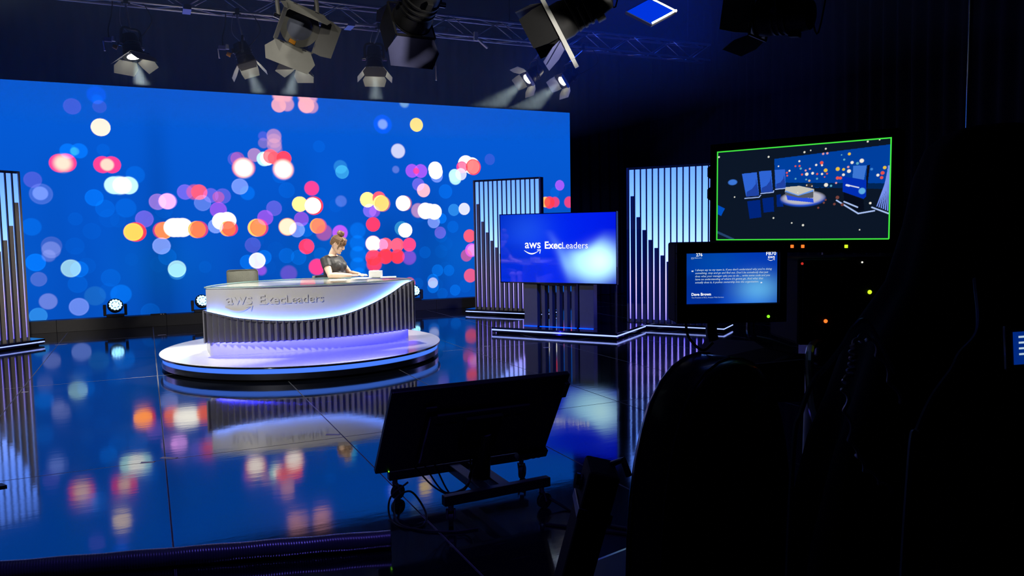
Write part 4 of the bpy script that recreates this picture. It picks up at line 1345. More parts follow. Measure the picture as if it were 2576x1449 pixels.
def lamp(label, lens, target, clamp, R, L, doors, on=True, power=260, size=48, housing='lamp_black', door_mat='door_lit', roll=0.0, color=(1.0, 0.95, 0.84), group='fresnel lamps on the truss', lensmat=None, frame_mat=None, dlen=1.5, plug=False):
    """A fresnel lantern: lens is the centre of its front, target what it points at, clamp where it hangs.
    doors: four opening angles (deg from the beam) for top, bottom, left, right leaves."""
    c, tg, cl = V(lens), V(target), V(clamp)
    f = (tg - c).normalized()
    up = V((0, 0, 1))
    x = f.cross(up).normalized()          # to the right, seen from behind the lamp
    y = x.cross(f).normalized()           # up
    if roll:
        x, y = x * math.cos(roll) + y * math.sin(roll), y * math.cos(roll) - x * math.sin(roll)
    t = thing('fresnel_lamp', label, 'studio lamp', tuple(cl), group)
    H_ = M[housing]
    MB().lathe([(R * 0.45, -L), (R * 0.72, -L * 0.96), (R * 0.86, -L * 0.7), (R * 0.92, -L * 0.25), (R * 1.0, -L * 0.18), (R * 1.0, 0.0), (R * 0.90, 0.006)], c, x, y, f, 28).build('body', H_, t, smooth=True)
    for k in range(3):
        MB().lathe([(R * 0.90, -L * (0.34 + 0.12 * k)), (R * 0.96, -L * (0.33 + 0.12 * k)), (R * 0.96, -L * (0.29 + 0.12 * k)), (R * 0.90, -L * (0.28 + 0.12 * k))], c, x, y, f, 28).build('cooling_fin', H_, t, smooth=True)
    MB().lathe([(R * 0.80, 0.004), (R * 0.80, 0.010), (R * 0.6, 0.020), (R * 0.3, 0.028), (R * 0.05, 0.030)], c, x, y, f, 28).build('lens', lensmat or (E_['lens'] if on else M['lens_off']), t, smooth=True)
    # square front frame that holds the barn doors
    fr = R * 1.06
    mb = MB()
    for sx, sy, w, h in ((0, 1, 2.1, 0.10), (0, -1, 2.1, 0.10), (1, 0, 0.10, 2.1), (-1, 0, 0.10, 2.1)):
        mb.box(c + f * 0.012 + x * sx * fr + y * sy * fr, (w * R, h * R * (2.2 if frame_mat else 1), 0.03 if frame_mat else 0.012), x, y, f)
    mb.build('front_frame', M[frame_mat] if frame_mat else H_, t)
    mb = MB().lathe([(R * 0.82, 0.008), (R * 1.05, 0.008), (R * 1.05, 0.016), (R * 0.82, 0.016)], c, x, y, f, 28)
    mb.build('bezel', M[frame_mat] if frame_mat else H_, t, smooth=True)
    dl = R * dlen
    dms = door_mat if isinstance(door_mat, tuple) else (door_mat,) * 4
    for (nx, ny), ang, dm in zip(((0, 1), (0, -1), (-1, 0), (1, 0)), doors, dms):
        if ang is None:
            continue
        out = x * nx + y * ny
        side = x * ny - y * nx if ny else y * 1.0
        if ny:
            side = x
        a = math.radians(ang)
        d = f * math.cos(a) + out * math.sin(a)
        h0 = c + f * 0.02 + out * fr
        wide = 1.35 if ny else 0.98
        poly = [h0 - side * R * 0.98, h0 + side * R * 0.98, h0 + side * R * (0.98 + 0.42 * (1 if ny else 0)) + d * dl * 0.45, h0 + side * R * wide * 0.86 + d * dl, h0 - side * R * wide * 0.86 + d * dl, h0 - side * R * (0.98 + 0.42 * (1 if ny else 0)) + d * dl * 0.45]
        th = d.cross(side).normalized() * 0.003
        dr = MB().plate(poly, th).build('barn_door', M[dm], t)
        for sg in (-0.6, 0.6):
            MB().cyl(h0 + side * R * (sg - 0.1), h0 + side * R * (sg + 0.1), 0.006, n=8).build('hinge', M['steel'], t)
    # yoke from both sides up to the spigot
    mid = c - f * L * 0.45
    topz = V((mid.x, mid.y, 0)) + V((0, 0, mid.z + R * 1.75))
    yx = V((x.x, x.y, 0)).normalized()
    pa, pb = mid + x * R * 1.08, mid - x * R * 1.08
    ya, yb = topz + yx * R * 0.75, topz - yx * R * 0.75
    MB().tube(smooth_path([pa, pa.lerp(topz + yx * R * 1.1, 0.75), ya, topz, yb, pb.lerp(topz - yx * R * 1.1, 0.75), pb], 5), 0.012 if R < 0.12 else 0.018, 8).build('yoke', M['lamp_black'] if housing != 'lamp_grey' else M['lamp_grey'], t, smooth=True)
    for p, sg in ((pa, 1), (pb, -1)):
        MB().cyl(p - x * 0.01 * sg, p + x * 0.045 * sg, 0.022, n=10).build('tilt_knob', M['chrome'], t, smooth=True)
    MB().tube([topz, V((cl.x, cl.y, cl.z - 0.06)), cl - V((0, 0, 0.02))], 0.014, 10).build('spigot', M['steel'] if R < 0.13 else M['black'], t, smooth=True)
    MB().box(cl + V((0, 0, 0.0)), (0.05, 0.07, 0.085)).cyl(cl + V((-0.05, 0, -0.03)), cl + V((0.05, 0, -0.03)), 0.013, n=8).build('clamp', M['black'], t, bevel=0.006)
    # power cable drooping back to the truss
    tail = c - f * L * 0.95
    MB().tube(smooth_path([tail, tail + V((0.10, 0.02, -0.03)), V((cl.x + 0.28, cl.y, (tail.z + cl.z) / 2 - 0.04)), V((cl.x + 0.22, cl.y, cl.z - 0.05)), V((cl.x + 0.16, cl.y, cl.z))], 6), 0.0055, 6).build('power_cable', M['rubber'], t, smooth=True)
    MB().tube(smooth_path([tail + V((0, 0, 0.03)), tail.lerp(cl, 0.5) + V((-0.08, 0.02, -0.05)), cl + V((-0.05, 0, 0.02))], 6), 0.003, 6).build('safety_wire', M['steel'], t, smooth=True)
    MB().box(tail + f * L * 0.25 - y * R * 0.95, (0.05, 0.03, 0.06), x, y, f).build('switch_box', M['lamp_black'], t, bevel=0.004)
    if plug:
        pcn = c - f * L * 0.6 - V((0.22, 0.0, 0.0))
        MB().box(pcn + V((-0.03, 0, 0.02)), (0.09, 0.05, 0.05)).build('plug_box', M['blue_lit_door_and_plug'], t, bevel=0.006)
        MB().cyl(pcn + V((0.03, -0.02, 0.0)), pcn + V((0.03, -0.02, 0.06)), 0.026, 0.020, n=12).build('plug_cap', M['porcelain'], t, smooth=True)
        MB().cyl(pcn + V((0.02, -0.02, -0.055)), pcn + V((0.07, -0.02, -0.075)), 0.024, 0.030, n=12).build('plug_collar', M['orange'], t, smooth=True)
        MB().cyl(pcn + V((-0.08, 0, 0.0)), pcn + V((-0.07, 0, -0.12)), 0.012, n=8).build('plug_tail', M['steel'], t)
        MB().tube(smooth_path([pcn + V((-0.02, 0, 0.04)), pcn + V((-0.02, 0.0, 0.16)), pcn + V((0.02, 0.0, 0.32)), V((cl.x - 0.14, cl.y, cl.z))], 5), 0.008, 6).build('plug_cable', M['rubber'], t, smooth=True)
        MB().tube([pcn + V((0.05, 0, -0.06)), c - f * L * 0.7], 0.007, 6).build('plug_lead', M['rubber'], t)
    if on:
        sp_ = spot('lamp_light', c + f * 0.036, tg, power, color, size, 0.35, R * 0.5)
        sp_.parent = t
        sp_.location = (c + f * 0.036) - cl
    return t


TZ = 4.51
lamp('leftmost lit lamp on the truss, its barn doors pale with painted light, spread wide', (-0.02, 10.88, 3.87), (0.6, 10.0, 0.5), (-0.08, 10.79, TZ), 0.12, 0.28, (35, 48, 40, 55), power=1000, plug=True, size=32)
lamp('lit lamp on the truss left of the big lamp, lower barn door pale with painted light', (1.33, 10.88, 3.88), (2.25, 10.7, 1.0), (1.22, 10.79, TZ), 0.12, 0.28, (25, 40, 50, 50), power=600, plug=True, size=32)
lamp('lit lamp on the truss directly below the big facing lamp', (1.98, 10.88, 3.92), (1.1, 10.5, 0.9), (2.15, 10.79, TZ), 0.12, 0.28, (25, 40, 45, 45), power=600, roll=0.3, size=32)
lamp('lit lamp on the truss just right of the big facing lamp', (3.06, 10.88, 3.93), (2.9, 10.25, 0.9), (3.11, 10.79, TZ), 0.12, 0.34, (20, 38, 40, 40), power=520, size=32)
lamp('lit lamp on the truss, left one of the bright pair at right', (5.50, 10.88, 3.97), (1.6, 10.7, 1.0), (5.74, 10.79, TZ), 0.115, 0.28, (55, 40, 45, 60), power=700, size=26)
lamp('lit lamp on the truss, right one of the bright pair at right', (6.12, 10.88, 3.98), (2.2, 10.7, 1.1), (6.43, 10.79, TZ), 0.115, 0.28, (None, 40, 45, 55), power=700, size=26)
# the nearer, larger lanterns
big = lamp('large grey lamp with a clear lens and orange label facing the camera', (1.262, 6.76, 3.35), (1.00, 4.4, 2.45), (1.262, 6.85, PIPEZ - 0.02), 0.155, 0.36, (-14, 78, 55, -4), on=False, housing='lamp_grey', door_mat=('door_lit', 'door_lit', 'door_grey', 'door_grey'), dlen=1.15, roll=0.34, group='large lamps near the camera')
_f = (V((1.00, 4.4, 2.45)) - V((1.262, 6.76, 3.35))).normalized()
_x = _f.cross(V((0, 0, 1))).normalized()
_y = _x.cross(_f)
MB().box(V((1.262, 6.76, 3.35)) + _f * 0.022 + _x * 0.062 - _y * 0.118, (0.055, 0.032, 0.006), (_x + _y * 0.5).normalized(), (_y - _x * 0.5).normalized(), _f).build('orange_tag', M['orange'], big)
lamp('large dark lamp seen from behind with blue light painted on its lower barn door', (1.98, 5.93, 3.28), (1.75, 8.6, 1.75), (2.13, 5.85, PIPEZ - 0.02), 0.155, 0.42, (5, 38, 0, 0), on=False, door_mat=('door_black', 'blue_lit_door_and_plug', 'door_black', 'door_black'), group='large lamps near the camera')
lamp('large dark lamp seen from the side with a white front ring', (2.74, 4.95, 3.08), (1.0, 6.2, 2.0), (3.02, 4.95, PIPEZ - 0.02), 0.135, 0.42, (10, 24, 6, 10), on=False, door_mat=('door_black', 'blue_lit_door_and_plug', 'door_black', 'door_black'), frame_mat='porcelain', group='large lamps near the camera')
lamp('dark lamp at the upper right pointing left into the haze', (3.33, 3.53, 2.83), (2.74, 4.9, 3.05), (3.55, 3.40, PIPEZ - 0.02), 0.11, 0.30, (30, 30, 20, 30), on=True, power=140, size=26, group='large lamps near the camera', lensmat=M['lens_off'])

# blue soft panel
t = thing('panel_light', 'flat panel light glowing deep blue at the top right', 'studio lamp', (3.06, 4.20, PIPEZ - 0.02))
A, B_, C_ = V((2.892, 4.285, 3.012)), V((3.04, 4.215, 2.928)), V((3.19, 4.15, 3.012))
D_ = A + C_ - B_
nn = (C_ - B_).cross(A - B_).normalized()
if nn.dot(V((0, 0, CAM_H)) - A) < 0:
    nn = -nn
MB().plate([A, B_, C_, D_], nn * 0.004).build('diffuser', E_['blue_panel'], t)
MB().plate([A + (A - C_) * 0.02, B_ + (B_ - D_) * 0.02, C_ + (C_ - A) * 0.02, D_ + (D_ - B_) * 0.02], nn * -0.05).build('housing', M['lamp_black'], t)
for p, q in ((B_, C_), (C_, D_)):
    e = (q - p)
    o_ = e.cross(nn).normalized() * 0.012
    MB().plate([p + nn * 0.005, q + nn * 0.005, q + nn * 0.005 - o_, p + nn * 0.005 - o_], nn * -0.02).build('edge_trim', M['porcelain'], t)
ce = (A + C_) / 2
MB().tube([ce - nn * 0.05, ce + V((0, 0, 0.25)), V((3.06, 4.10, PIPEZ - 0.02))], 0.014, 8).build('hanger', M['black'], t)

# small hanging things on the truss
t = thing('hanging_rod', 'thin pull rod hanging on a wire below the truss', 'rod', (3.95, 10.79, TZ))
MB().cyl((3.95, 10.79, 4.02), (3.95, 10.79, TZ - 0.015), 0.004, n=6).build('wire', M['steel'], t)
MB().cyl((3.95, 10.79, 3.82), (3.95, 10.79, 4.03), 0.013, 0.009, n=10).build('handle', M['steel'], t)
t = thing('small_clamp_light', 'small white clamp unit fixed under the truss beside the pull rod', 'clamp', (4.62, 10.78, 4.53))
MB().box((4.58, 10.76, 4.50), (0.06, 0.05, 0.13)).build('bracket', M['porcelain'], t, bevel=0.004)
MB().box((4.68, 10.74, 4.40), (0.20, 0.05, 0.025), (0.8, 0, -0.6), (0, 1, 0), (0.6, 0, 0.8)).build('foot', M['porcelain'], t, bevel=0.004)


# ================================================================== floor monitor on its trolley
mt = thing('floor_monitor', 'black floor monitor seen from behind, leaning on a wheeled trolley', 'monitor', (1.65, 4.1, 0))
TLm, TRm, BRm, BLm = V((1.125, 3.84, 0.77)), V((2.19, 3.84, 0.77)), V((2.155, 4.10, 0.27)), V((1.09, 4.10, 0.27))
wx = V((1, 0, 0))
wz = ((TLm + TRm) / 2 - (BLm + BRm) / 2).normalized()
wn = wx.cross(wz).normalized()          # out of the back, towards the camera
if wn.y > 0:
    wn = -wn
cm = (TLm + TRm + BRm + BLm) / 4
Wm, Hm = 1.065, 0.565
MB().box(cm - wn * 0.02, (Wm, Hm, 0.04), wx, wz, wn).build('panel', M['black'], mt, bevel=0.008)
MB().box(cm - wn * 0.0415, (Wm - 0.02, Hm - 0.02, 0.003), wx, wz, wn).build('screen_glass', M['gloss_black'], mt)
MB().box(cm + wn * 0.018 - wz * 0.05, (0.62, 0.34, 0.04), wx, wz, wn).build('rear_housing', M['black'], mt, bevel=0.012)
for k in range(7):
    MB().box(cm + wn * 0.0395 + wx * (-0.24 + k * 0.08) + wz * 0.06, (0.045, 0.006, 0.004), wx, wz, wn).build('vent_slot', M['matte_black'], mt)
MB().box(cm + wn * 0.02 - wx * 0.30 + wz * 0.16, (0.06, 0.025, 0.012), wx, wz, wn).build('label_plate', M['frame_dark'], mt)
MB().box(cm + wn * 0.05 + wx * 0.02 - wz * 0.02, (0.22, 0.22, 0.03), wx, wz, wn).build('mount_plate', M['matte_black'], mt, bevel=0.004)
MB().ball(cm + wn * 0.048 + wx * 0.03 + wz * 0.012, 0.006, 10, 6).build('indicator', E_['led_white'], mt)
MB().ball(BLm + wx * 0.075 + wz * 0.012 + wn * 0.004, 0.004, 8, 6).build('indicator', E_['led_green'], mt)
MB().box(TRm + wx * -0.012 - wz * 0.10 + wn * 0.01, (0.03, 0.10, 0.03), wx, wz, wn).build('corner_bracket', M['black'], mt, bevel=0.004)
MB().box(BRm + wx * -0.09 - wz * 0.02, (0.20, 0.05, 0.045), wx, wz, wn).build('input_box', M['black'], mt, bevel=0.004)
for k in range(4):
    MB().box(BRm + wx * (-0.15 + k * 0.035) - wz * 0.036 + wn * 0.024, (0.016, 0.012, 0.004), wx, wz, wn).build('socket', M['steel'], mt)
pc = V((1.72, 4.10, 0.17))
MB().tube([pc, V((1.72, 4.06, 0.32)), cm + wn * 0.05 + wx * 0.05 - wz * 0.02], 0.04, 12, radii=[0.06, 0.05, 0.04]).build('support_arm', M['black'], mt, smooth=True)


def rail(p, q, h=0.055, w=0.05):
    p, q = V(p), V(q)
    d = (q - p).normalized()
    s = V((-d.y, d.x, 0)).normalized()
    return MB().box((p + q) / 2, ((q - p).length, w, h), d, s, d.cross(s)).build('base_rail', M['black'], mt, bevel=0.004)


rail((1.25, 4.40, 0.155), (2.17, 4.39, 0.155))
rail((1.39, 3.835, 0.155), (2.05, 3.865, 0.155))
rail((1.66, 3.86, 0.150), (1.66, 4.38, 0.150), 0.05, 0.07)
rail((1.78, 3.87, 0.150), (1.78, 4.38, 0.150), 0.05, 0.07)
for (x, y, a) in ((1.29, 4.40, 0.4), (1.43, 3.83, 1.2), (2.00, 3.86, 0.2), (2.13, 4.39, 0.8)):
    d = V((math.cos(a), math.sin(a), 0))
    s = V((-d.y, d.x, 0))
    c = V((x, y, 0)) + d * 0.02
    cs = MB().cyl(c + V((0, 0, 0.045)) - s * 0.013, c + V((0, 0, 0.045)) + s * 0.013, 0.045, n=20).build('caster', M['rubber'], mt, smooth=True)
    fk = MB().tube([V((x, y, 0.13)), V((x, y, 0.10))], 0.016, 10)
    for sg in (-1, 1):
        fk.tube([V((x, y, 0.105)) + s * 0.02 * sg, c + V((0, 0, 0.045)) + s * 0.02 * sg], 0.007, 6)
    fk.build('fork', M['steel'], cs)


def cable(name, label, pts, r=0.006, m='rubber'):
    o = MB().tube(smooth_path(pts, 7), r, 7).build(name, M[m], smooth=True, origin=tuple(pts[0]))
    return tag(o, label, 'cable', 'floor cables')


cable('monitor_cable', 'thin black cable looping on the floor at the left trolley wheel', [(1.34, 4.30, 0.13), (1.22, 4.26, 0.07), (1.17, 4.10, 0.007), (1.20, 3.93, 0.007), (1.30, 3.92, 0.007), (1.36, 4.05, 0.03), (1.33, 4.22, 0.10), (1.24, 4.25, 0.05), (1.19, 4.02, 0.007), (1.27, 3.86, 0.007), (1.42, 3.76, 0.007), (1.55, 3.74, 0.007)])
for k, lab in enumerate(('black cable drooping deepest under the floor monitor', 'black cable drooping in the middle under the floor monitor', 'black cable drooping highest under the floor monitor')):
    cable('monitor_cable', lab, [(1.30 + 0.06 * k, 4.06, 0.30), (1.40 + 0.05 * k, 4.0, 0.16 - 0.03 * k + 0.02), (1.52 + 0.04 * k, 3.99, 0.115 + 0.03 * k), (1.62, 4.02, 0.17 + 0.02 * k), (1.64 + 0.02 * k, 4.05, 0.30)], 0.005)
cable('floor_cable', 'black cable running right from the trolley, upper of the pair', [(2.04, 3.88, 0.06), (2.12, 3.76, 0.007), (2.14, 3.60, 0.007), (2.20, 3.44, 0.007), (2.32, 3.30, 0.007)], 0.008)
cable('floor_cable', 'black cable running right from the trolley, lower of the pair', [(1.90, 3.62, 0.007), (1.98, 3.54, 0.007), (2.04, 3.44, 0.007), (2.16, 3.36, 0.007), (2.30, 3.20, 0.007)], 0.009)

# ================================================================== rolled mat across the lower left
M['mat_roll'] = mat('black_woven_vinyl', (0.09, 0.09, 0.12), 0.30, noise=0.2, nscale=8, ior=2.0)
_nt = M['mat_roll'].node_tree
_b = _nt.nodes['Principled BSDF']
_tc = _nt.nodes.new('ShaderNodeTexCoord')
_w = _nt.nodes.new('ShaderNodeTexWave')
_w.inputs['Scale'].default_value = 26
_w.inputs['Distortion'].default_value = 1.5
_nt.links.new(_tc.outputs['Object'], _w.inputs['Vector'])
_bp = _nt.nodes.new('ShaderNodeBump')
_bp.inputs['Strength'].default_value = 0.15
_bp.inputs['Distance'].default_value = 0.01
_nt.links.new(_w.outputs['Fac'], _bp.inputs['Height'])
_nt.links.new(_bp.outputs[0], _b.inputs['Normal'])
ra, rb = V((1.06, 3.72, 0.048)), V((-1.55, 4.46, 0.048))
t = thing('rolled_mat', 'long black woven mat rolled up across the lower left floor', 'rolled mat', (ra.x, ra.y, 0))
rd = (rb - ra).normalized()
rs_ = V((-rd.y, rd.x, 0))
rings = []
for i in range(41):
    p = ra.lerp(rb, i / 40)
    rings.append([p + (rs_ * math.cos(2 * math.pi * k / 24) + V((0, 0, 1)) * math.sin(2 * math.pi * k / 24)) * (0.0455 + 0.0016 * math.sin(i * 1.3 + k * 0.5)) for k in range(24)])
MB().loft(rings).build('roll', M['mat_roll'], t, smooth=True)
spi, spo = [], []
for k in range(60):
    a = k * 0.32
    r = 0.008 + 0.036 * k / 59
    q = ra - rd * 0.001
    spi.append(q + (rs_ * math.cos(a) + V((0, 0, 1)) * math.sin(a)) * r)
mb = MB()
mb.tube(spi, 0.0022, 5)
mb.build('rolled_edge', M['black'], t)
rings = []
for i in range(31):
    p = ra.lerp(rb, i / 30)
    rings.append([p + rs_ * q + V((0, 0, z)) for q, z in ((-0.03, -0.046), (-0.12, -0.0465), (-0.12, -0.0425), (-0.028, -0.036))])
MB().loft(rings).build('loose_flap', M['mat_roll'], t)

t = thing('black_wedge', 'small black wedge foot poking in at the left frame edge', 'wedge', (-1.15, 5.85, 0))
WS = -0.16
MB().plate([(-1.35 + WS, 5.72, 0), (-0.72 + WS, 5.83, 0), (-0.76 + WS, 5.90, 0), (-1.35 + WS, 5.98, 0)], (0, 0, 0.012)).build('foot_plate', M['black'], t)
MB().add([(-1.35 + WS, 5.74, 0.012), (-0.78 + WS, 5.84, 0.012), (-0.80 + WS, 5.88, 0.012), (-1.35 + WS, 5.94, 0.012), (-1.35 + WS, 5.76, 0.09), (-1.35 + WS, 5.92, 0.09)], [(0, 1, 2, 3), (0, 1, 4), (2, 3, 5), (1, 2, 5, 4), (0, 4, 5, 3)]).build('foot_wedge', M['black'], t)

# tape marks on the floor
TAPES = [((0.035, 6.07), (0.135, 6.00), 'pale tape strip right of the long floor joint before the desk'), ((-0.10, 6.0), (-0.01, 5.98), 'pale tape strip left of the long floor joint before the desk'),
         ((1.24, 6.13), (1.34, 6.08), 'pale tape strip in the reflection of the desk'), ((-1.30, 13.40), (-1.14, 13.40), 'pale tape strip beside the platform of the left column'),
         ((0.12, 13.78), (0.24, 13.80), 'pale tape strip behind the left edge of the riser'), ((-1.24, 9.42), (-1.18, 9.42), 'short pale tape mark in the reflection of the left column'),
         ((4.88, 9.30), (4.98, 9.28), 'pale tape mark in front of the television platform'), ((4.20, 9.85), (4.31, 9.83), 'pale tape mark in the reflection of the middle column')]
for a, b, lab in TAPES:
    a, b = V((*a, 0)), V((*b, 0))
    d = (b - a).normalized()
    s = V((-d.y, d.x, 0)) * 0.02
    o = MB().plate([a - s, b - s, b + s, b + s * 0.4 + d * 0.006, a + s], (0, 0, 0.0008)).build('floor_tape', M['tape'], origin=tuple(a))
    tag(o, lab, 'tape', 'tape marks on the floor')

# ================================================================== camera position at the right
def quad_frame(TL, TR, BL):
    TL, TR, BL = V(TL), V(TR), V(BL)
    x = (TR - TL)
    w = x.length
    x = x / w
    z = TL - BL
    z = (z - x * z.dot(x))
    h = z.length
    z = z / h
    n = x.cross(z)
    if n.dot(V((0, 0, 1.6)) - TL) < 0:
        n = -n
    return TL, x, z, n, w, h


# upper monitor with the green border
TL, mx_, mz_, mn_, mw, mh = quad_frame((1.79, 2.105, 1.86), (2.02, 1.605, 1.86), (1.79, 2.095, 1.56))
t = thing('preview_monitor', 'large monitor with a green border showing the whole studio set', 'monitor', (1.93, 1.86, 0))


def pm(u, v, d=0.0):
    """u right, v down, both 0..1 over the picture."""
    return TL + mx_ * mw * u - mz_ * mh * v + mn_ * d


def program_picture(nx, ny):
    # the wide camera's view of the set, drawn with soft shapes
    src = np.array([(110, 270), (2210, 85), (2195, 1300), (160, 1335)], float)
    dst = np.array([(0, 0), (1, 0), (1, 1), (0, 1)], float)
    A_ = []
    for (x, y), (u, v) in zip(src, dst):
        A_.append([x, y, 1, 0, 0, 0, -u * x, -u * y])
        A_.append([0, 0, 0, x, y, 1, -v * x, -v * y])
    h = np.linalg.solve(np.array(A_), dst.ravel())

    def uv(p):
        x, y = p
        w = h[6] * x + h[7] * y + 1
        return ((h[0] * x + h[1] * y + h[2]) / w, (h[3] * x + h[4] * y + h[5]) / w)
    U, Vv = np.meshgrid(np.linspace(0, 1, nx), np.linspace(0, 1, ny))
    img = np.zeros((ny, nx, 3))
    img[:] = (0.004, 0.009, 0.022)
    asp = 1.78

    def poly(pts, col, a=1.0):
        q = [uv(p) for p in pts]
        inside = np.zeros_like(U, bool)
        j = len(q) - 1
        for i in range(len(q)):
            xi, yi = q[i]
            xj, yj = q[j]
            cond = ((yi > Vv) != (yj > Vv)) & (U < (xj - xi) * (Vv - yi) / (yj - yi + 1e-12) + xi)
            inside ^= cond
            j = i
        img[inside] = img[inside] * (1 - a) + np.array(col) * a

    def disc(c, r, col, rx=None):
        u, v = uv(c)
        d = np.hypot((U - u) * asp * (1 if rx is None else r / rx), Vv - v) / (r * (0.66 if rx is None else 0.95) / 1150.0)
        m_ = np.clip((1.15 - d) / 0.3, 0, 1)
        img[:] = img * (1 - m_[..., None]) + np.array(col) * m_[..., None]

    def line(p, q, wd, col):
        (u0, v0), (u1, v1) = uv(p), uv(q)
        dx, dy = (u1 - u0) * asp, v1 - v0
        L2 = dx * dx + dy * dy
        tt = np.clip(((U - u0) * asp * dx + (Vv - v0) * dy) / L2, 0, 1)
        d = np.hypot((U - u0) * asp - tt * dx, (Vv - v0) - tt * dy)
        m_ = np.clip((wd / 1150.0 - d) / (0.35 * wd / 1150.0) + 0.5, 0, 1)
        img[:] = img * (1 - m_[..., None]) + np.array(col) * m_[..., None]
    poly([(805, 350), (2200, 165), (2200, 700), (830, 700)], (0.0, 0.055, 0.38))
    poly([(850, 640), (2200, 640), (2200, 710), (850, 690)], (0.0, 0.02, 0.10))
    for cx, cy, r, c in ((1110, 377, 18, 'W'), (1065, 438, 16, 'R'), (1115, 436, 18, 'R'), (1130, 467, 20, 'C'), (1395, 285, 20, 'N'), (1445, 278, 20, 'N'), (1380, 395, 30, 'R'), (1315, 422, 20, 'W'), (1385, 425, 18, 'W'), (1710, 285, 25, 'Y'), (1650, 355, 18, 'C'), (1617, 298, 12, 'C'), (1745, 390, 26, 'W'), (1860, 368, 36, 'W'), (1810, 400, 24, 'C'), (1700, 445, 20, 'N'), (1430, 487, 32, 'Y'), (1575, 470, 34, 'Y'), (1645, 475, 24, 'Y'), (1710, 495, 32, 'W'), (1190, 490, 18, 'N'), (1240, 470, 18, 'N'), (1205, 535, 30, 'W'), (1275, 524, 24, 'W'), (1148, 540, 18, 'R'), (1330, 532, 18, 'R'), (1388, 532, 20, 'W'), (1448, 528, 16, 'R'), (1645, 540, 24, 'W'), (1575, 580, 28, 'R'), (1610, 580, 26, 'R'), (1420, 568, 12, 'R'), (1330, 590, 18, 'C'), (1200, 600, 16, 'C'), (1072, 592, 16, 'C'), (995, 495, 18, 'W'), (965, 520, 18, 'R'), (970, 555, 16, 'R'), (860, 440, 14, 'W'), (1440, 665, 34, 'W'), (1500, 675, 20, 'C'), (1560, 640, 18, 'N'), (2135, 450, 28, 'Y'), (2110, 515, 30, 'R'), (2055, 542, 24, 'W'), (2100, 572, 26, 'R'), (1980, 470, 22, 'B'), (1970, 880, 20, 'W')):
        disc((cx, cy), r, dict(W=(0.95, 0.9, 0.8), R=(0.9, 0.10, 0.07), C=(0.12, 0.45, 0.6), N=(0.8, 0.35, 0.4), Y=(0.9, 0.6, 0.05), B=(0.05, 0.25, 0.7))[c])
    for a, b, c, d in (((420, 535), (600, 515), (640, 800), (485, 815)), ((625, 505), (775, 490), (805, 750), (665, 765)), ((815, 485), (940, 475), (958, 705), (838, 715))):
        poly([a, b, c, d], (0.03, 0.14, 0.72))
        mid_ = ((b[0] * 0.5 + c[0] * 0.5) - 25, (b[1] + c[1]) / 2)
        poly([(b[0] - 8, b[1] + 70), c, d, (d[0] + 5, d[1] - 60), ((d[0] + mid_[0]) / 2 + 10, (d[1] + mid_[1]) / 2 - 15), mid_], (0.015, 0.06, 0.40))
    for p, q in (((470, 835), (640, 820)), ((640, 820), (660, 795)), ((660, 775), (810, 758)), ((810, 758), (815, 740)), ((835, 722), (960, 708))):
        line(p, q, 6, (0.35, 0.5, 0.95))
    for pts in (((500, 870), (655, 850), (680, 1060), (540, 1080)), ((680, 835), (815, 815), (830, 990), (705, 1005)), ((850, 790), (900, 780), (940, 930), (860, 935))):
        poly(pts, (0.0, 0.02, 0.22))
    disc((1163, 840), 90, (0.02, 0.10, 0.75), 258)
    disc((1163, 822), 84, (0.55, 0.55, 0.60), 250)
    poly([(965, 790), (1290, 830), (1300, 880), (985, 850)], (0.02, 0.08, 0.8))
    poly([(955, 695), (1120, 678), (1300, 715), (1290, 820), (1180, 820), (950, 750)], (0.62, 0.60, 0.52))
    poly([(960, 735), (1110, 790), (1290, 722), (1290, 745), (1110, 800), (950, 760)], (0.15, 0.35, 0.9))
    poly([(950, 750), (1110, 800), (1290, 745), (1290, 822), (1120, 822), (955, 790)], (0.10, 0.11, 0.14))
    disc((1238, 615), 20, (0.7, 0.5, 0.35))
    poly([(1205, 650), (1275, 650), (1285, 700), (1195, 690)], (0.03, 0.03, 0.04))
    disc((1208, 670), 13, (0.8, 0.62, 0.5))
    disc((1272, 680), 13, (0.8, 0.62, 0.5))
    poly([(1760, 430), (1920, 425), (1890, 600), (1755, 575)], (0.05, 0.20, 0.72))
    poly([(1925, 425), (1960, 415), (1930, 700), (1910, 690)], (0.004, 0.006, 0.015))
    poly([(1640, 560), (1920, 605), (1920, 800), (1890, 830), (1640, 745)], (0.0, 0.03, 0.50))
    disc((1870, 735), 55, (0.12, 0.45, 0.85))
    line((1685, 665), (1715, 672), 12, (0.8, 0.85, 0.95))
    line((1730, 672), (1830, 694), 7, (0.7, 0.75, 0.9))
    poly([(1650, 750), (1890, 840), (1900, 960), (1810, 980), (1660, 850)], (0.002, 0.004, 0.012))
    for p, q in (((1570, 850), (1830, 1005)), ((1830, 1005), (2020, 970)), ((1990, 930), (2210, 1010)), ((1660, 865), (1820, 930))):
        line(p, q, 8, (0.45, 0.6, 1.0))
    for k in range(7):
        line((2180 + 6 * (k - 5), 430 + 80 * max(0, 5 - k) / 2), (2050 + 25 * k, 915 + 10 * k), 6, (0.2, 0.32, 0.95))
    for cx, cy, r in ((1640, 900, 26), (1545, 895, 22), (1420, 880, 18), (1440, 845, 18), (1580, 815, 30), (1355, 940, 18)):
        disc((cx, cy), r, (0.20, 0.06, 0.05))
    for cx, cy, r in ((735, 325, 18), (1168, 265, 18), (1243, 243, 12), (1425, 222, 16), (1928, 132, 16), (2070, 108, 12), (128, 330, 18), (825, 1068, 16), (1045, 1125, 14), (1180, 1150, 20), (1850, 1198, 12), (345, 820, 14), (1104, 758, 10)):
        disc((cx, cy), r, (0.85, 0.85, 0.75))
    disc((312, 640), 38, (0.05, 0.2, 0.75), 62)
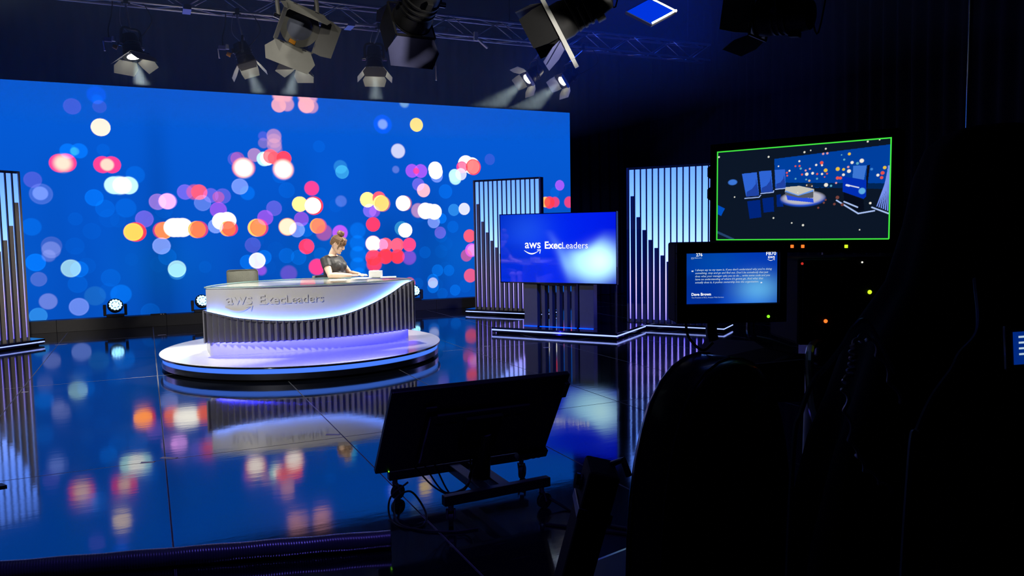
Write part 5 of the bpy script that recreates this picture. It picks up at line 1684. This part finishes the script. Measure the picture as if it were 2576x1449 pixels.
    poly([(150, 920), (235, 960), (195, 1050), (155, 1030)], (0.0, 0.08, 0.55))
    poly([(150, 1225), (370, 1320), (330, 1330), (150, 1255)], (0.02, 0.06, 0.16))
    return img[::-1]


M['preview'] = emit_attr('preview_monitor_picture', 0.9)
picture_grid('screen', lambda u, v: tuple(np.array(TL)[i] + np.array(mx_)[i] * mw * u - np.array(mz_)[i] * mh * (1 - v) for i in range(3)), program_picture(520, 292), M['preview'], t)
for u0, u1, v0, v1 in ((-0.003, 1.003, -0.006, 0.006), (-0.003, 1.0, 0.994, 1.006), (-0.003, 0.0035, 0, 1), (0.9965, 1.003, 0, 1)):
    c = pm((u0 + u1) / 2, (v0 + v1) / 2, 0.0015)
    MB().box(c, ((u1 - u0) * mw, (v1 - v0) * mh, 0.001), mx_, mz_, mn_).build('green_border', E_['green_line'], t)
MB().box(pm(0.5, 0.5, -0.030), (mw + 0.05, mh + 0.055, 0.055), mx_, mz_, mn_).build('housing', M['matte_black'], t, bevel=0.006)
for u0, u1, v0, v1 in ((-0.045, 1.045, -0.09, -0.012), (-0.045, 1.045, 1.012, 1.14), (-0.045, -0.006, -0.012, 1.012), (1.006, 1.045, -0.012, 1.012)):
    MB().box(pm((u0 + u1) / 2, (v0 + v1) / 2, 0.001), ((u1 - u0) * mw, (v1 - v0) * mh, 0.012), mx_, mz_, mn_).build('bezel', M['matte_black'], t, bevel=0.002)
for u, e in ((0.478, 'led_orange'), (0.540, 'led_orange'), (0.782, 'led_yellow')):
    MB().box(pm(u, 1.075, 0.008), (0.010, 0.010, 0.003), mx_, mz_, mn_).build('indicator', E_[e], t, bevel=0.001)
for v in (0.20, 0.45):
    MB().tube([pm(-0.05, v - 0.06, -0.02), pm(-0.075, v - 0.03, -0.02), pm(-0.075, v + 0.06, -0.02), pm(-0.05, v + 0.09, -0.02)], 0.006, 8).build('side_handle', M['black'], t)
MB().cyl((2.42, 2.20, 0.0), (2.42, 2.20, 1.75), 0.022, n=14).lathe([(0.22, 0.0), (0.22, 0.012), (0.05, 0.03)], (2.42, 2.20, 0)).build('stand_pole', M['black'], t)
MB().tube([(2.42, 2.20, 1.70), pm(0.5, 0.5, -0.09)], 0.018, 10).build('stand_arm', M['black'], t)
MB().box(pm(0.5, 0.6, -0.075), (0.16, 0.16, 0.05), mx_, mz_, mn_).build('mount_plate', M['black'], t)

# prompter monitor
TL2, px_, pz_, pn_, pw, ph = quad_frame((1.33, 1.69, 1.532), (1.56, 1.59, 1.532), (1.33, 1.69, 1.394))
t = thing('prompter_monitor', 'small hooded monitor showing white quotation text on blue', 'monitor', (1.47, 1.70, 1.30))


def pp(u, v, d=0.0):
    return TL2 + px_ * pw * u - pz_ * ph * v + pn_ * d


def prompter_picture(nx, ny):
    u, v = np.meshgrid(np.linspace(0, 1, nx), np.linspace(1, 0, ny))
    x, y = u * 1.8, v
    img = np.stack([0.0 * u, 0.045 + 0.03 * np.exp(-((x - 0.6) / 0.5) ** 2 - ((y - 0.2) / 0.35) ** 2), 0.40 + 0.2 * v * 0 + 0.12 * np.sin(2 * u + v)], -1)
    blob = np.exp(-(((x - 1.42) / 0.42) ** 2 + ((y - 0.72) / 0.28) ** 2))
    img += blob[..., None] * np.array([0.12, 0.42, 0.42])
    img += (0.5 * np.exp(-((x - 1.3) / 0.5) ** 2 - ((y - 1.05) / 0.2) ** 2))[..., None] * np.array([0, 0.12, 0.6])
    dark = 1 / (1 + np.exp((np.hypot((x - 0.3) * 0.8, y - 0.72) - 0.36) / 0.02))
    img *= (1 - 0.25 * dark)[..., None]
    return img


M['prompter'] = emit_attr('prompter_picture', 0.85)
picture_grid('screen', lambda u, v: tuple(np.array(TL2)[i] + np.array(px_)[i] * pw * u - np.array(pz_)[i] * ph * (1 - v) for i in range(3)), prompter_picture(200, 110), M['prompter'], t)


def write(body, u0, v0, w=None, h=None, bold=0.0, shear=0.0, m='screen_text', fit=None):
    sh = text_shape(body, bold, shear, 2)
    if w:
        sh = scaled(sh, 0, 0, w=w * pw)
    else:
        sh = scaled(sh, 0, 0, h=h * ph)
    mb = MB()
    flat_text(mb, sh, lambda x, y, o: TL2 + px_ * (pw * u0 + x) - pz_ * (ph * v0 - y) + pn_ * 0.0012)
    return mb.build('lettering', E_[m], t)


LINES = [("I always say to my team is, if you don't understand why you're doing", 0.845), ('something, stop and go and find out. Don\'t be somebody that just', 0.805), ('does what your manager asks you to do ... write some code and you', 0.825), ("have no understanding of where it's gonna go. And what that", 0.75), ('actually does is, it pushes ownership into the organisation.', 0.70)]
for k, (s, w) in enumerate(LINES):
    write(s, 0.095, 0.345 + k * 0.0615, w=w, bold=0.012, shear=0.25, m='screen_text_soft')
write('\u201c', 0.055, 0.40, h=0.07, bold=0.03)
write('\u201d', 0.815, 0.645, h=0.06, bold=0.03)
write('Dave Brown', 0.055, 0.835, w=0.215, bold=0.03)
write('Vice President of EC2, Amazon Web Services', 0.055, 0.885, w=0.355, m='screen_text_soft')
write('276', 0.105, 0.055, w=0.07, bold=0.02)
write('FB70', 0.875, 0.055, w=0.11, bold=0.02)
mb = MB()
for sh in LOGO:
    flat_text(mb, sh, lambda x, y, o: pp(0.05 + x * 0.12, 0.095 - y * 0.12 * pw / ph, 0.0012))
mb.build('lettering', E_['screen_text_soft'], t)
mb = MB()
for i in (0, 3, 4):
    flat_text(mb, LOGO[i], lambda x, y, o: pp(0.895 + x * 0.29, 0.118 - y * 0.29 * pw / ph, 0.0012))
mb.build('lettering', E_['screen_text'], t)
# casing and hood
for u0, u1, v0, v1 in ((-0.115, 1.09, -0.22, -0.01), (-0.115, 1.09, 1.01, 1.38), (-0.115, -0.01, -0.01, 1.01), (1.01, 1.09, -0.01, 1.01)):
    MB().box(pp((u0 + u1) / 2, (v0 + v1) / 2, 0.004), ((u1 - u0) * pw, (v1 - v0) * ph, 0.02), px_, pz_, pn_).build('bezel', M['matte_black'], t, bevel=0.002)
MB().box(pp(0.4875, 0.58, -0.05), (1.205 * pw, 1.6 * ph, 0.09), px_, pz_, pn_).build('housing', M['matte_black'], t, bevel=0.006)
MB().ball(pp(0.885, 1.265, 0.015), 0.0042, 10, 6).build('indicator', E_['led_green'], t)
MB().tube(smooth_path([pp(0.75, 1.36, -0.03), pp(0.75, 1.6, -0.03), pp(0.78, 1.75, -0.03)]), 0.012, 10).build('tilt_arm', M['chrome'], t)
MB().tube(smooth_path([pp(0.30, 1.36, -0.02), pp(0.30, 1.6, -0.02), pp(0.32, 1.75, -0.02)]), 0.016, 10).build('tilt_arm', M['black'], t)
MB().tube(smooth_path([pp(0.02, 1.36, -0.03), pp(0.06, 1.7, -0.03), pp(0.2, 1.95, -0.02), pp(0.32, 1.8, -0.02)]), 0.004, 6).build('signal_cable', M['rubber'], t)

# studio camera with its pedestal and shelf
t = thing('studio_camera', 'dark studio camera on a pedestal beside the prompter monitor', 'camera', (1.93, 1.95, 0))
cx_, cz_ = V(px_), V((0, 0, 1))
cn_ = V((px_.y, -px_.x, 0))
cc = V((1.99, 1.80, 1.37))
MB().box(cc, (0.30, 0.24, 0.27), cx_, cn_, cz_).build('camera_body', M['matte_black'], t, bevel=0.01)
MB().box(cc + cn_ * 0.124 + V((0, 0, 0.02)), (0.28, 0.006, 0.22), cx_, cn_, cz_).build('rear_panel', M['black'], t, bevel=0.003)
MB().lathe([(0.06, 0.0), (0.075, -0.05), (0.075, -0.28), (0.085, -0.30)], cc - cn_ * 0.12, cx_, cz_, cn_).build('lens_barrel', M['black'], t, smooth=True)
for off, zz, r, e in ((-0.143, 0.118, 0.004, 'led_red'), (0.043, 0.119, 0.003, 'led_white'), (0.068, 0.027, 0.0065, 'led_yellow'), (-0.068, -0.060, 0.006, 'led_orange')):
    MB().ball(cc + cn_ * 0.128 + cx_ * off + V((0, 0, zz)), r, 10, 6).build('indicator', E_[e], t)
MB().box(cc + V((0, 0, -0.17)), (0.14, 0.16, 0.08), cx_, cn_, cz_).build('pan_head', M['black'], t, bevel=0.01)
MB().cyl((cc.x, cc.y, 0.12), (cc.x, cc.y, 1.15), 0.09, 0.07, n=24).build('pedestal_column', M['black'], t, smooth=True)
MB().lathe([(0.30, 0.02), (0.30, 0.08), (0.22, 0.14), (0.10, 0.18)], (cc.x, cc.y, 0)).build('pedestal_base', M['matte_black'], t)
MB().tube(smooth_path([cc + V((0, 0, -0.15)), V((1.72, 1.62, 1.25)), V((1.60, 1.50, 1.13)), V((1.56, 1.44, 1.08))]), 0.012, 10).build('pan_bar', M['steel'], t)
# script shelf: a board on the pedestal below the prompter
Sa, Sb, Sc, Sd = V((1.43, 1.80, 1.205)), V((1.54, 1.86, 1.265)), V((1.76, 1.76, 1.245)), V((1.74, 1.68, 1.09))
MB().plate([Sa, V((1.50, 1.76, 1.17)), Sd, V((1.76, 1.72, 1.22)), Sc, Sb], (0.004, 0.010, -0.012)).build('script_shelf', M['tan'], t, bevel=0.002)
MB().plate([V((1.435, 1.75, 1.195)), V((1.72, 1.64, 1.215)), V((1.72, 1.64, 1.09)), V((1.46, 1.74, 1.09))], (0.006, 0.012, 0)).build('shelf_apron', M['tan'], t, bevel=0.002)
MB().tube([V((1.60, 1.74, 1.28)), V((1.66, 1.72, 1.255)), V((1.72, 1.69, 1.235))], 0.014, 8, radii=[0.006, 0.018, 0.012]).build('shelf_handle', M['steel'], t)
MB().tube([V((1.7, 1.8, 1.2)), cc + V((0, 0, -0.2))], 0.015).build('shelf_arm', M['black'], t)

# rounded black chair seen from behind
r_, f_ = V(R0), V((FW.x, FW.y, 0)).normalized()
t = thing('black_armchair', 'tall black chair with rounded back in the right foreground', 'chair', (1.45, 1.62, 0))
sd = (r_ * 0.78 + f_ * 0.62).normalized()
td = (f_ * 0.78 - r_ * 0.62).normalized()
c0 = V((1.365, 1.535, 0))
PROF = [(0.0, 1.262), (0.05, 1.256), (0.10, 1.238), (0.145, 1.205), (0.185, 1.155), (0.215, 1.09), (0.24, 1.01), (0.258, 0.92), (0.27, 0.80), (0.275, 0.66), (0.265, 0.54), (0.22, 0.50)]
outline = [(s, z) for s, z in PROF] + [(-s, z) for s, z in reversed(PROF)][:-1]


def shell(inset, d, puff=0.0):
    return [c0 + sd * (s * (1 - inset)) + td * d + V((0, 0, 0.85 + (z - 0.85) * (1 - inset))) for s, z in outline]


MB().loft([shell(0.10, -0.012), shell(0.045, -0.006), shell(0.015, 0.004), shell(0.0, 0.02), shell(0.0, 0.12), shell(0.015, 0.136), shell(0.05, 0.146), shell(0.10, 0.150)]).build('back_cushion', M['chair_black'], t, smooth=True)
MB().tube(shell(0.0, 0.018) + [shell(0.0, 0.018)[0]], 0.0045, 6).build('piping', M['piping'], t, smooth=True)
MB().tube(shell(0.0, 0.122) + [shell(0.0, 0.122)[0]], 0.0045, 6).build('piping', M['piping'], t, smooth=True)
MB().box(c0 + td * 0.37 + sd * 0.07 + V((0, 0, 0.47)), (0.40, 0.44, 0.12), sd, td).build('seat', M['chair_black'], t, bevel=0.04)
bc_ = c0 + td * 0.30 + sd * 0.09
MB().cyl(bc_ + V((0, 0, 0.08)), bc_ + V((0, 0, 0.43)), 0.03, n=14).build('column', M['chrome'], t)
for k in range(5):
    a = 2 * math.pi * k / 5
    d = V((math.cos(a), math.sin(a), 0))
    MB().tube([bc_ + V((0, 0, 0.10)), bc_ + d * 0.29 + V((0, 0, 0.075))], 0.02, radii=[0.026, 0.016]).build('leg', M['black'], t)
    MB().cyl(bc_ + d * 0.30 + V((-d.y, d.x, 0)) * 0.022 + V((0, 0, 0.028)), bc_ + d * 0.30 - V((-d.y, d.x, 0)) * 0.022 + V((0, 0, 0.028)), 0.028, n=14).build('caster', M['rubber'], t)

# slanted black case beside the chair
t = thing('equipment_case', 'slim black case leaning left of the rounded chair, with a chrome catch', 'case', (1.03, 1.86, 0))
ca, cb = V((1.105, 1.765, 0.955)), V((0.93, 1.95, 0.02))
cd_ = (ca - cb).normalized()
cs_ = (r_ - cd_ * r_.dot(cd_)).normalized()
cp_ = cd_.cross(cs_)
MB().box((ca + cb) / 2, ((ca - cb).length, 0.085, 0.13), cd_, cs_, cp_).build('case_shell', M['matte_black'], t, bevel=0.01)
MB().box(ca - cd_ * 0.12, (0.03, 0.095, 0.14), cd_, cs_, cp_).build('case_band', M['frame_dark'], t, bevel=0.003)
MB().cyl(ca - cd_ * 0.065 - cs_ * 0.045 + cp_ * 0.02, ca - cd_ * 0.065 - cs_ * 0.06 + cp_ * 0.02, 0.022, n=16).build('catch', M['chrome'], t)
MB().tube([ca + cs_ * 0.03 + cp_ * 0.03, ca + cd_ * 0.03 + cs_ * 0.05, ca + cs_ * 0.07 - cp_ * 0.03], 0.009, 8).build('handle', M['black'], t)

# cloth-covered equipment at the right edge
dc = V((1.589, 1.016, 0))
rings = []
NR = 72
for zz, rad in ((1.80, 0.06), (1.79, 0.10), (1.76, 0.145), (1.70, 0.17), (1.60, 0.19), (1.48, 0.225), (1.36, 0.26), (1.24, 0.295), (1.12, 0.34), (0.95, 0.37), (0.75, 0.39), (0.5, 0.40), (0.25, 0.41), (0.01, 0.42)):
    ring = []
    for k in range(NR):
        a = 2 * math.pi * k / NR
        fold = 1 + (0.02 + 0.075 * min(1, (1.8 - zz) / 0.9)) * math.sin(a * 9 + 0.8 * math.sin(zz * 3.0)) + 0.03 * math.sin(a * 4 + zz * 2)
        kx = 0.86 if zz > 1.4 else (1.02 if zz > 1.2 else 1.0)
        ring.append(dc + V((math.cos(a) * rad * fold * kx, math.sin(a) * rad * fold * kx, zz)))
    rings.append(ring)
cov = MB().loft(rings).build('cloth_cover', M['drape'], smooth=True, origin=tuple(dc))
tag(cov, 'black folded cloth draped over equipment at the right frame edge', 'cloth')


def hang_cable(label, pts, r, m, coil=False):
    P = smooth_path(pts, 8)
    if coil:
        Q = []
        n = 200
        for i in range(n):
            tt = i / (n - 1) * (len(P) - 1)
            k = min(int(tt), len(P) - 2)
            p = P[k].lerp(P[k + 1], tt - k)
            d = (P[k + 1] - P[k]).normalized()
            a = d.orthogonal().normalized()
            b = d.cross(a)
            Q.append(p + (a * math.cos(i * 0.55) + b * math.sin(i * 0.55)) * 0.0045)
        P = Q
    o = MB().tube(P, r, 6).build('hanging_cable', m, smooth=True, origin=tuple(pts[0]))
    return tag(o, label, 'cable', 'cables at the camera position')


M['cable_blue_glint'] = mat('cable_blue_highlight', (0.20, 0.26, 0.34), 0.3)  # blue highlights on the cables put into their base colour
M['cable_pale_glint'] = mat('coil_pale_highlight', (0.7, 0.62, 0.75), 0.35)  # highlight on the coiled cable put into a pale lilac colour
hang_cable('coiled cable with a painted pale highlight hanging in front of the black cloth cover', [(1.27, 0.98, 1.27), (1.13, 0.93, 1.40), (1.058, 0.903, 1.403), (1.054, 0.902, 1.378), (1.047, 0.903, 1.352), (1.04, 0.905, 1.324), (1.10, 0.93, 1.20), (1.25, 0.98, 1.10)], 0.0034, M['cable_pale_glint'], True)
hang_cable('cable with a painted blue highlight sloping beside the coiled cable', [(1.28, 1.0, 1.32), (1.16, 0.96, 1.425), (1.109, 0.947, 1.426), (1.08, 0.947, 1.394), (1.049, 0.948, 1.365), (1.015, 0.95, 1.336), (0.987, 0.949, 1.286), (0.965, 0.943, 1.225), (0.95, 0.94, 0.9), (0.96, 0.95, 0.01)], 0.0045, M['cable_blue_glint'])
hang_cable('cable with a painted blue highlight curving down the middle of the cloth cover', [(1.36, 0.90, 1.50), (1.22, 0.80, 1.43), (1.158, 0.788, 1.395), (1.127, 0.779, 1.374), (1.07, 0.77, 1.338), (1.02, 0.756, 1.298), (0.99, 0.745, 1.258), (0.97, 0.74, 0.9), (1.0, 0.75, 0.01)], 0.0042, M['cable_blue_glint'])

# white pole near the right edge
t = thing('metal_pole', 'thin bright vertical metal pole near the right frame edge', 'pole', (3.91, 2.65, 0))
MB().cyl((3.91, 2.65, 0.02), (3.91, 2.65, ZC), 0.011, n=24).build('tube', M['chrome'], t, smooth=True)
MB().lathe([(0.10, 0.0), (0.10, 0.012), (0.02, 0.025)], (3.91, 2.65, 0)).build('floor_flange', M['black'], t)

# small tablet glowing at the right frame edge
t = thing('tablet', 'small tablet with a blue screen cut by the right frame edge', 'tablet', (1.26, 0.76, 1.35))
TA, tx3, tz3, tn3, tw, thh = quad_frame((1.215, 0.741, 1.431), (1.330, 0.690, 1.437), (1.22, 0.737, 1.38))
MB().box(TA + tx3 * tw / 2 - tz3 * thh / 2 - tn3 * 0.006, (tw + 0.02, thh + 0.02, 0.01), tx3, tz3, tn3).build('housing', M['black'], t, bevel=0.003)
MB().box(TA + tx3 * tw / 2 - tz3 * thh / 2, (tw, thh, 0.001), tx3, tz3, tn3).build('screen', emit('tablet_screen', (0.0, 0.05, 0.5), 0.4), t)
for k in range(4):
    MB().box(TA + tx3 * 0.018 - tz3 * (0.008 + 0.009 * k) + tn3 * 0.001, (0.02, 0.003, 0.0006), tx3, tz3, tn3).build('text_line', E_['screen_text_soft'], t)
MB().tube([TA + tx3 * tw / 2 - tz3 * thh - tn3 * 0.01, V((1.33, 0.76, 1.30)), V((1.40, 0.84, 1.15))], 0.008).build('holder_arm', M['black'], t)

# ================================================================== haze in the lamp beams
hz = MB().bb(-4.5, 8.2, 4.7, 15.1, 3.50, 5.9).build('stage_haze', None, kind='stuff')
mh_ = bpy.data.materials.new('thin_stage_haze')
mh_.use_nodes = True
nt = mh_.node_tree
nt.nodes.clear()
o = nt.nodes.new('ShaderNodeOutputMaterial')
vs_ = nt.nodes.new('ShaderNodeVolumeScatter')
vs_.inputs['Color'].default_value = (0.62, 0.86, 1.0, 1)
vs_.inputs['Density'].default_value = 0.04
vs_.inputs['Anisotropy'].default_value = 0.2
nt.links.new(vs_.outputs[0], o.inputs['Volume'])
hz.data.materials.append(mh_)
hz['label'] = 'thin pale haze hanging in the lamp beams above the set'
hz['category'] = 'haze'
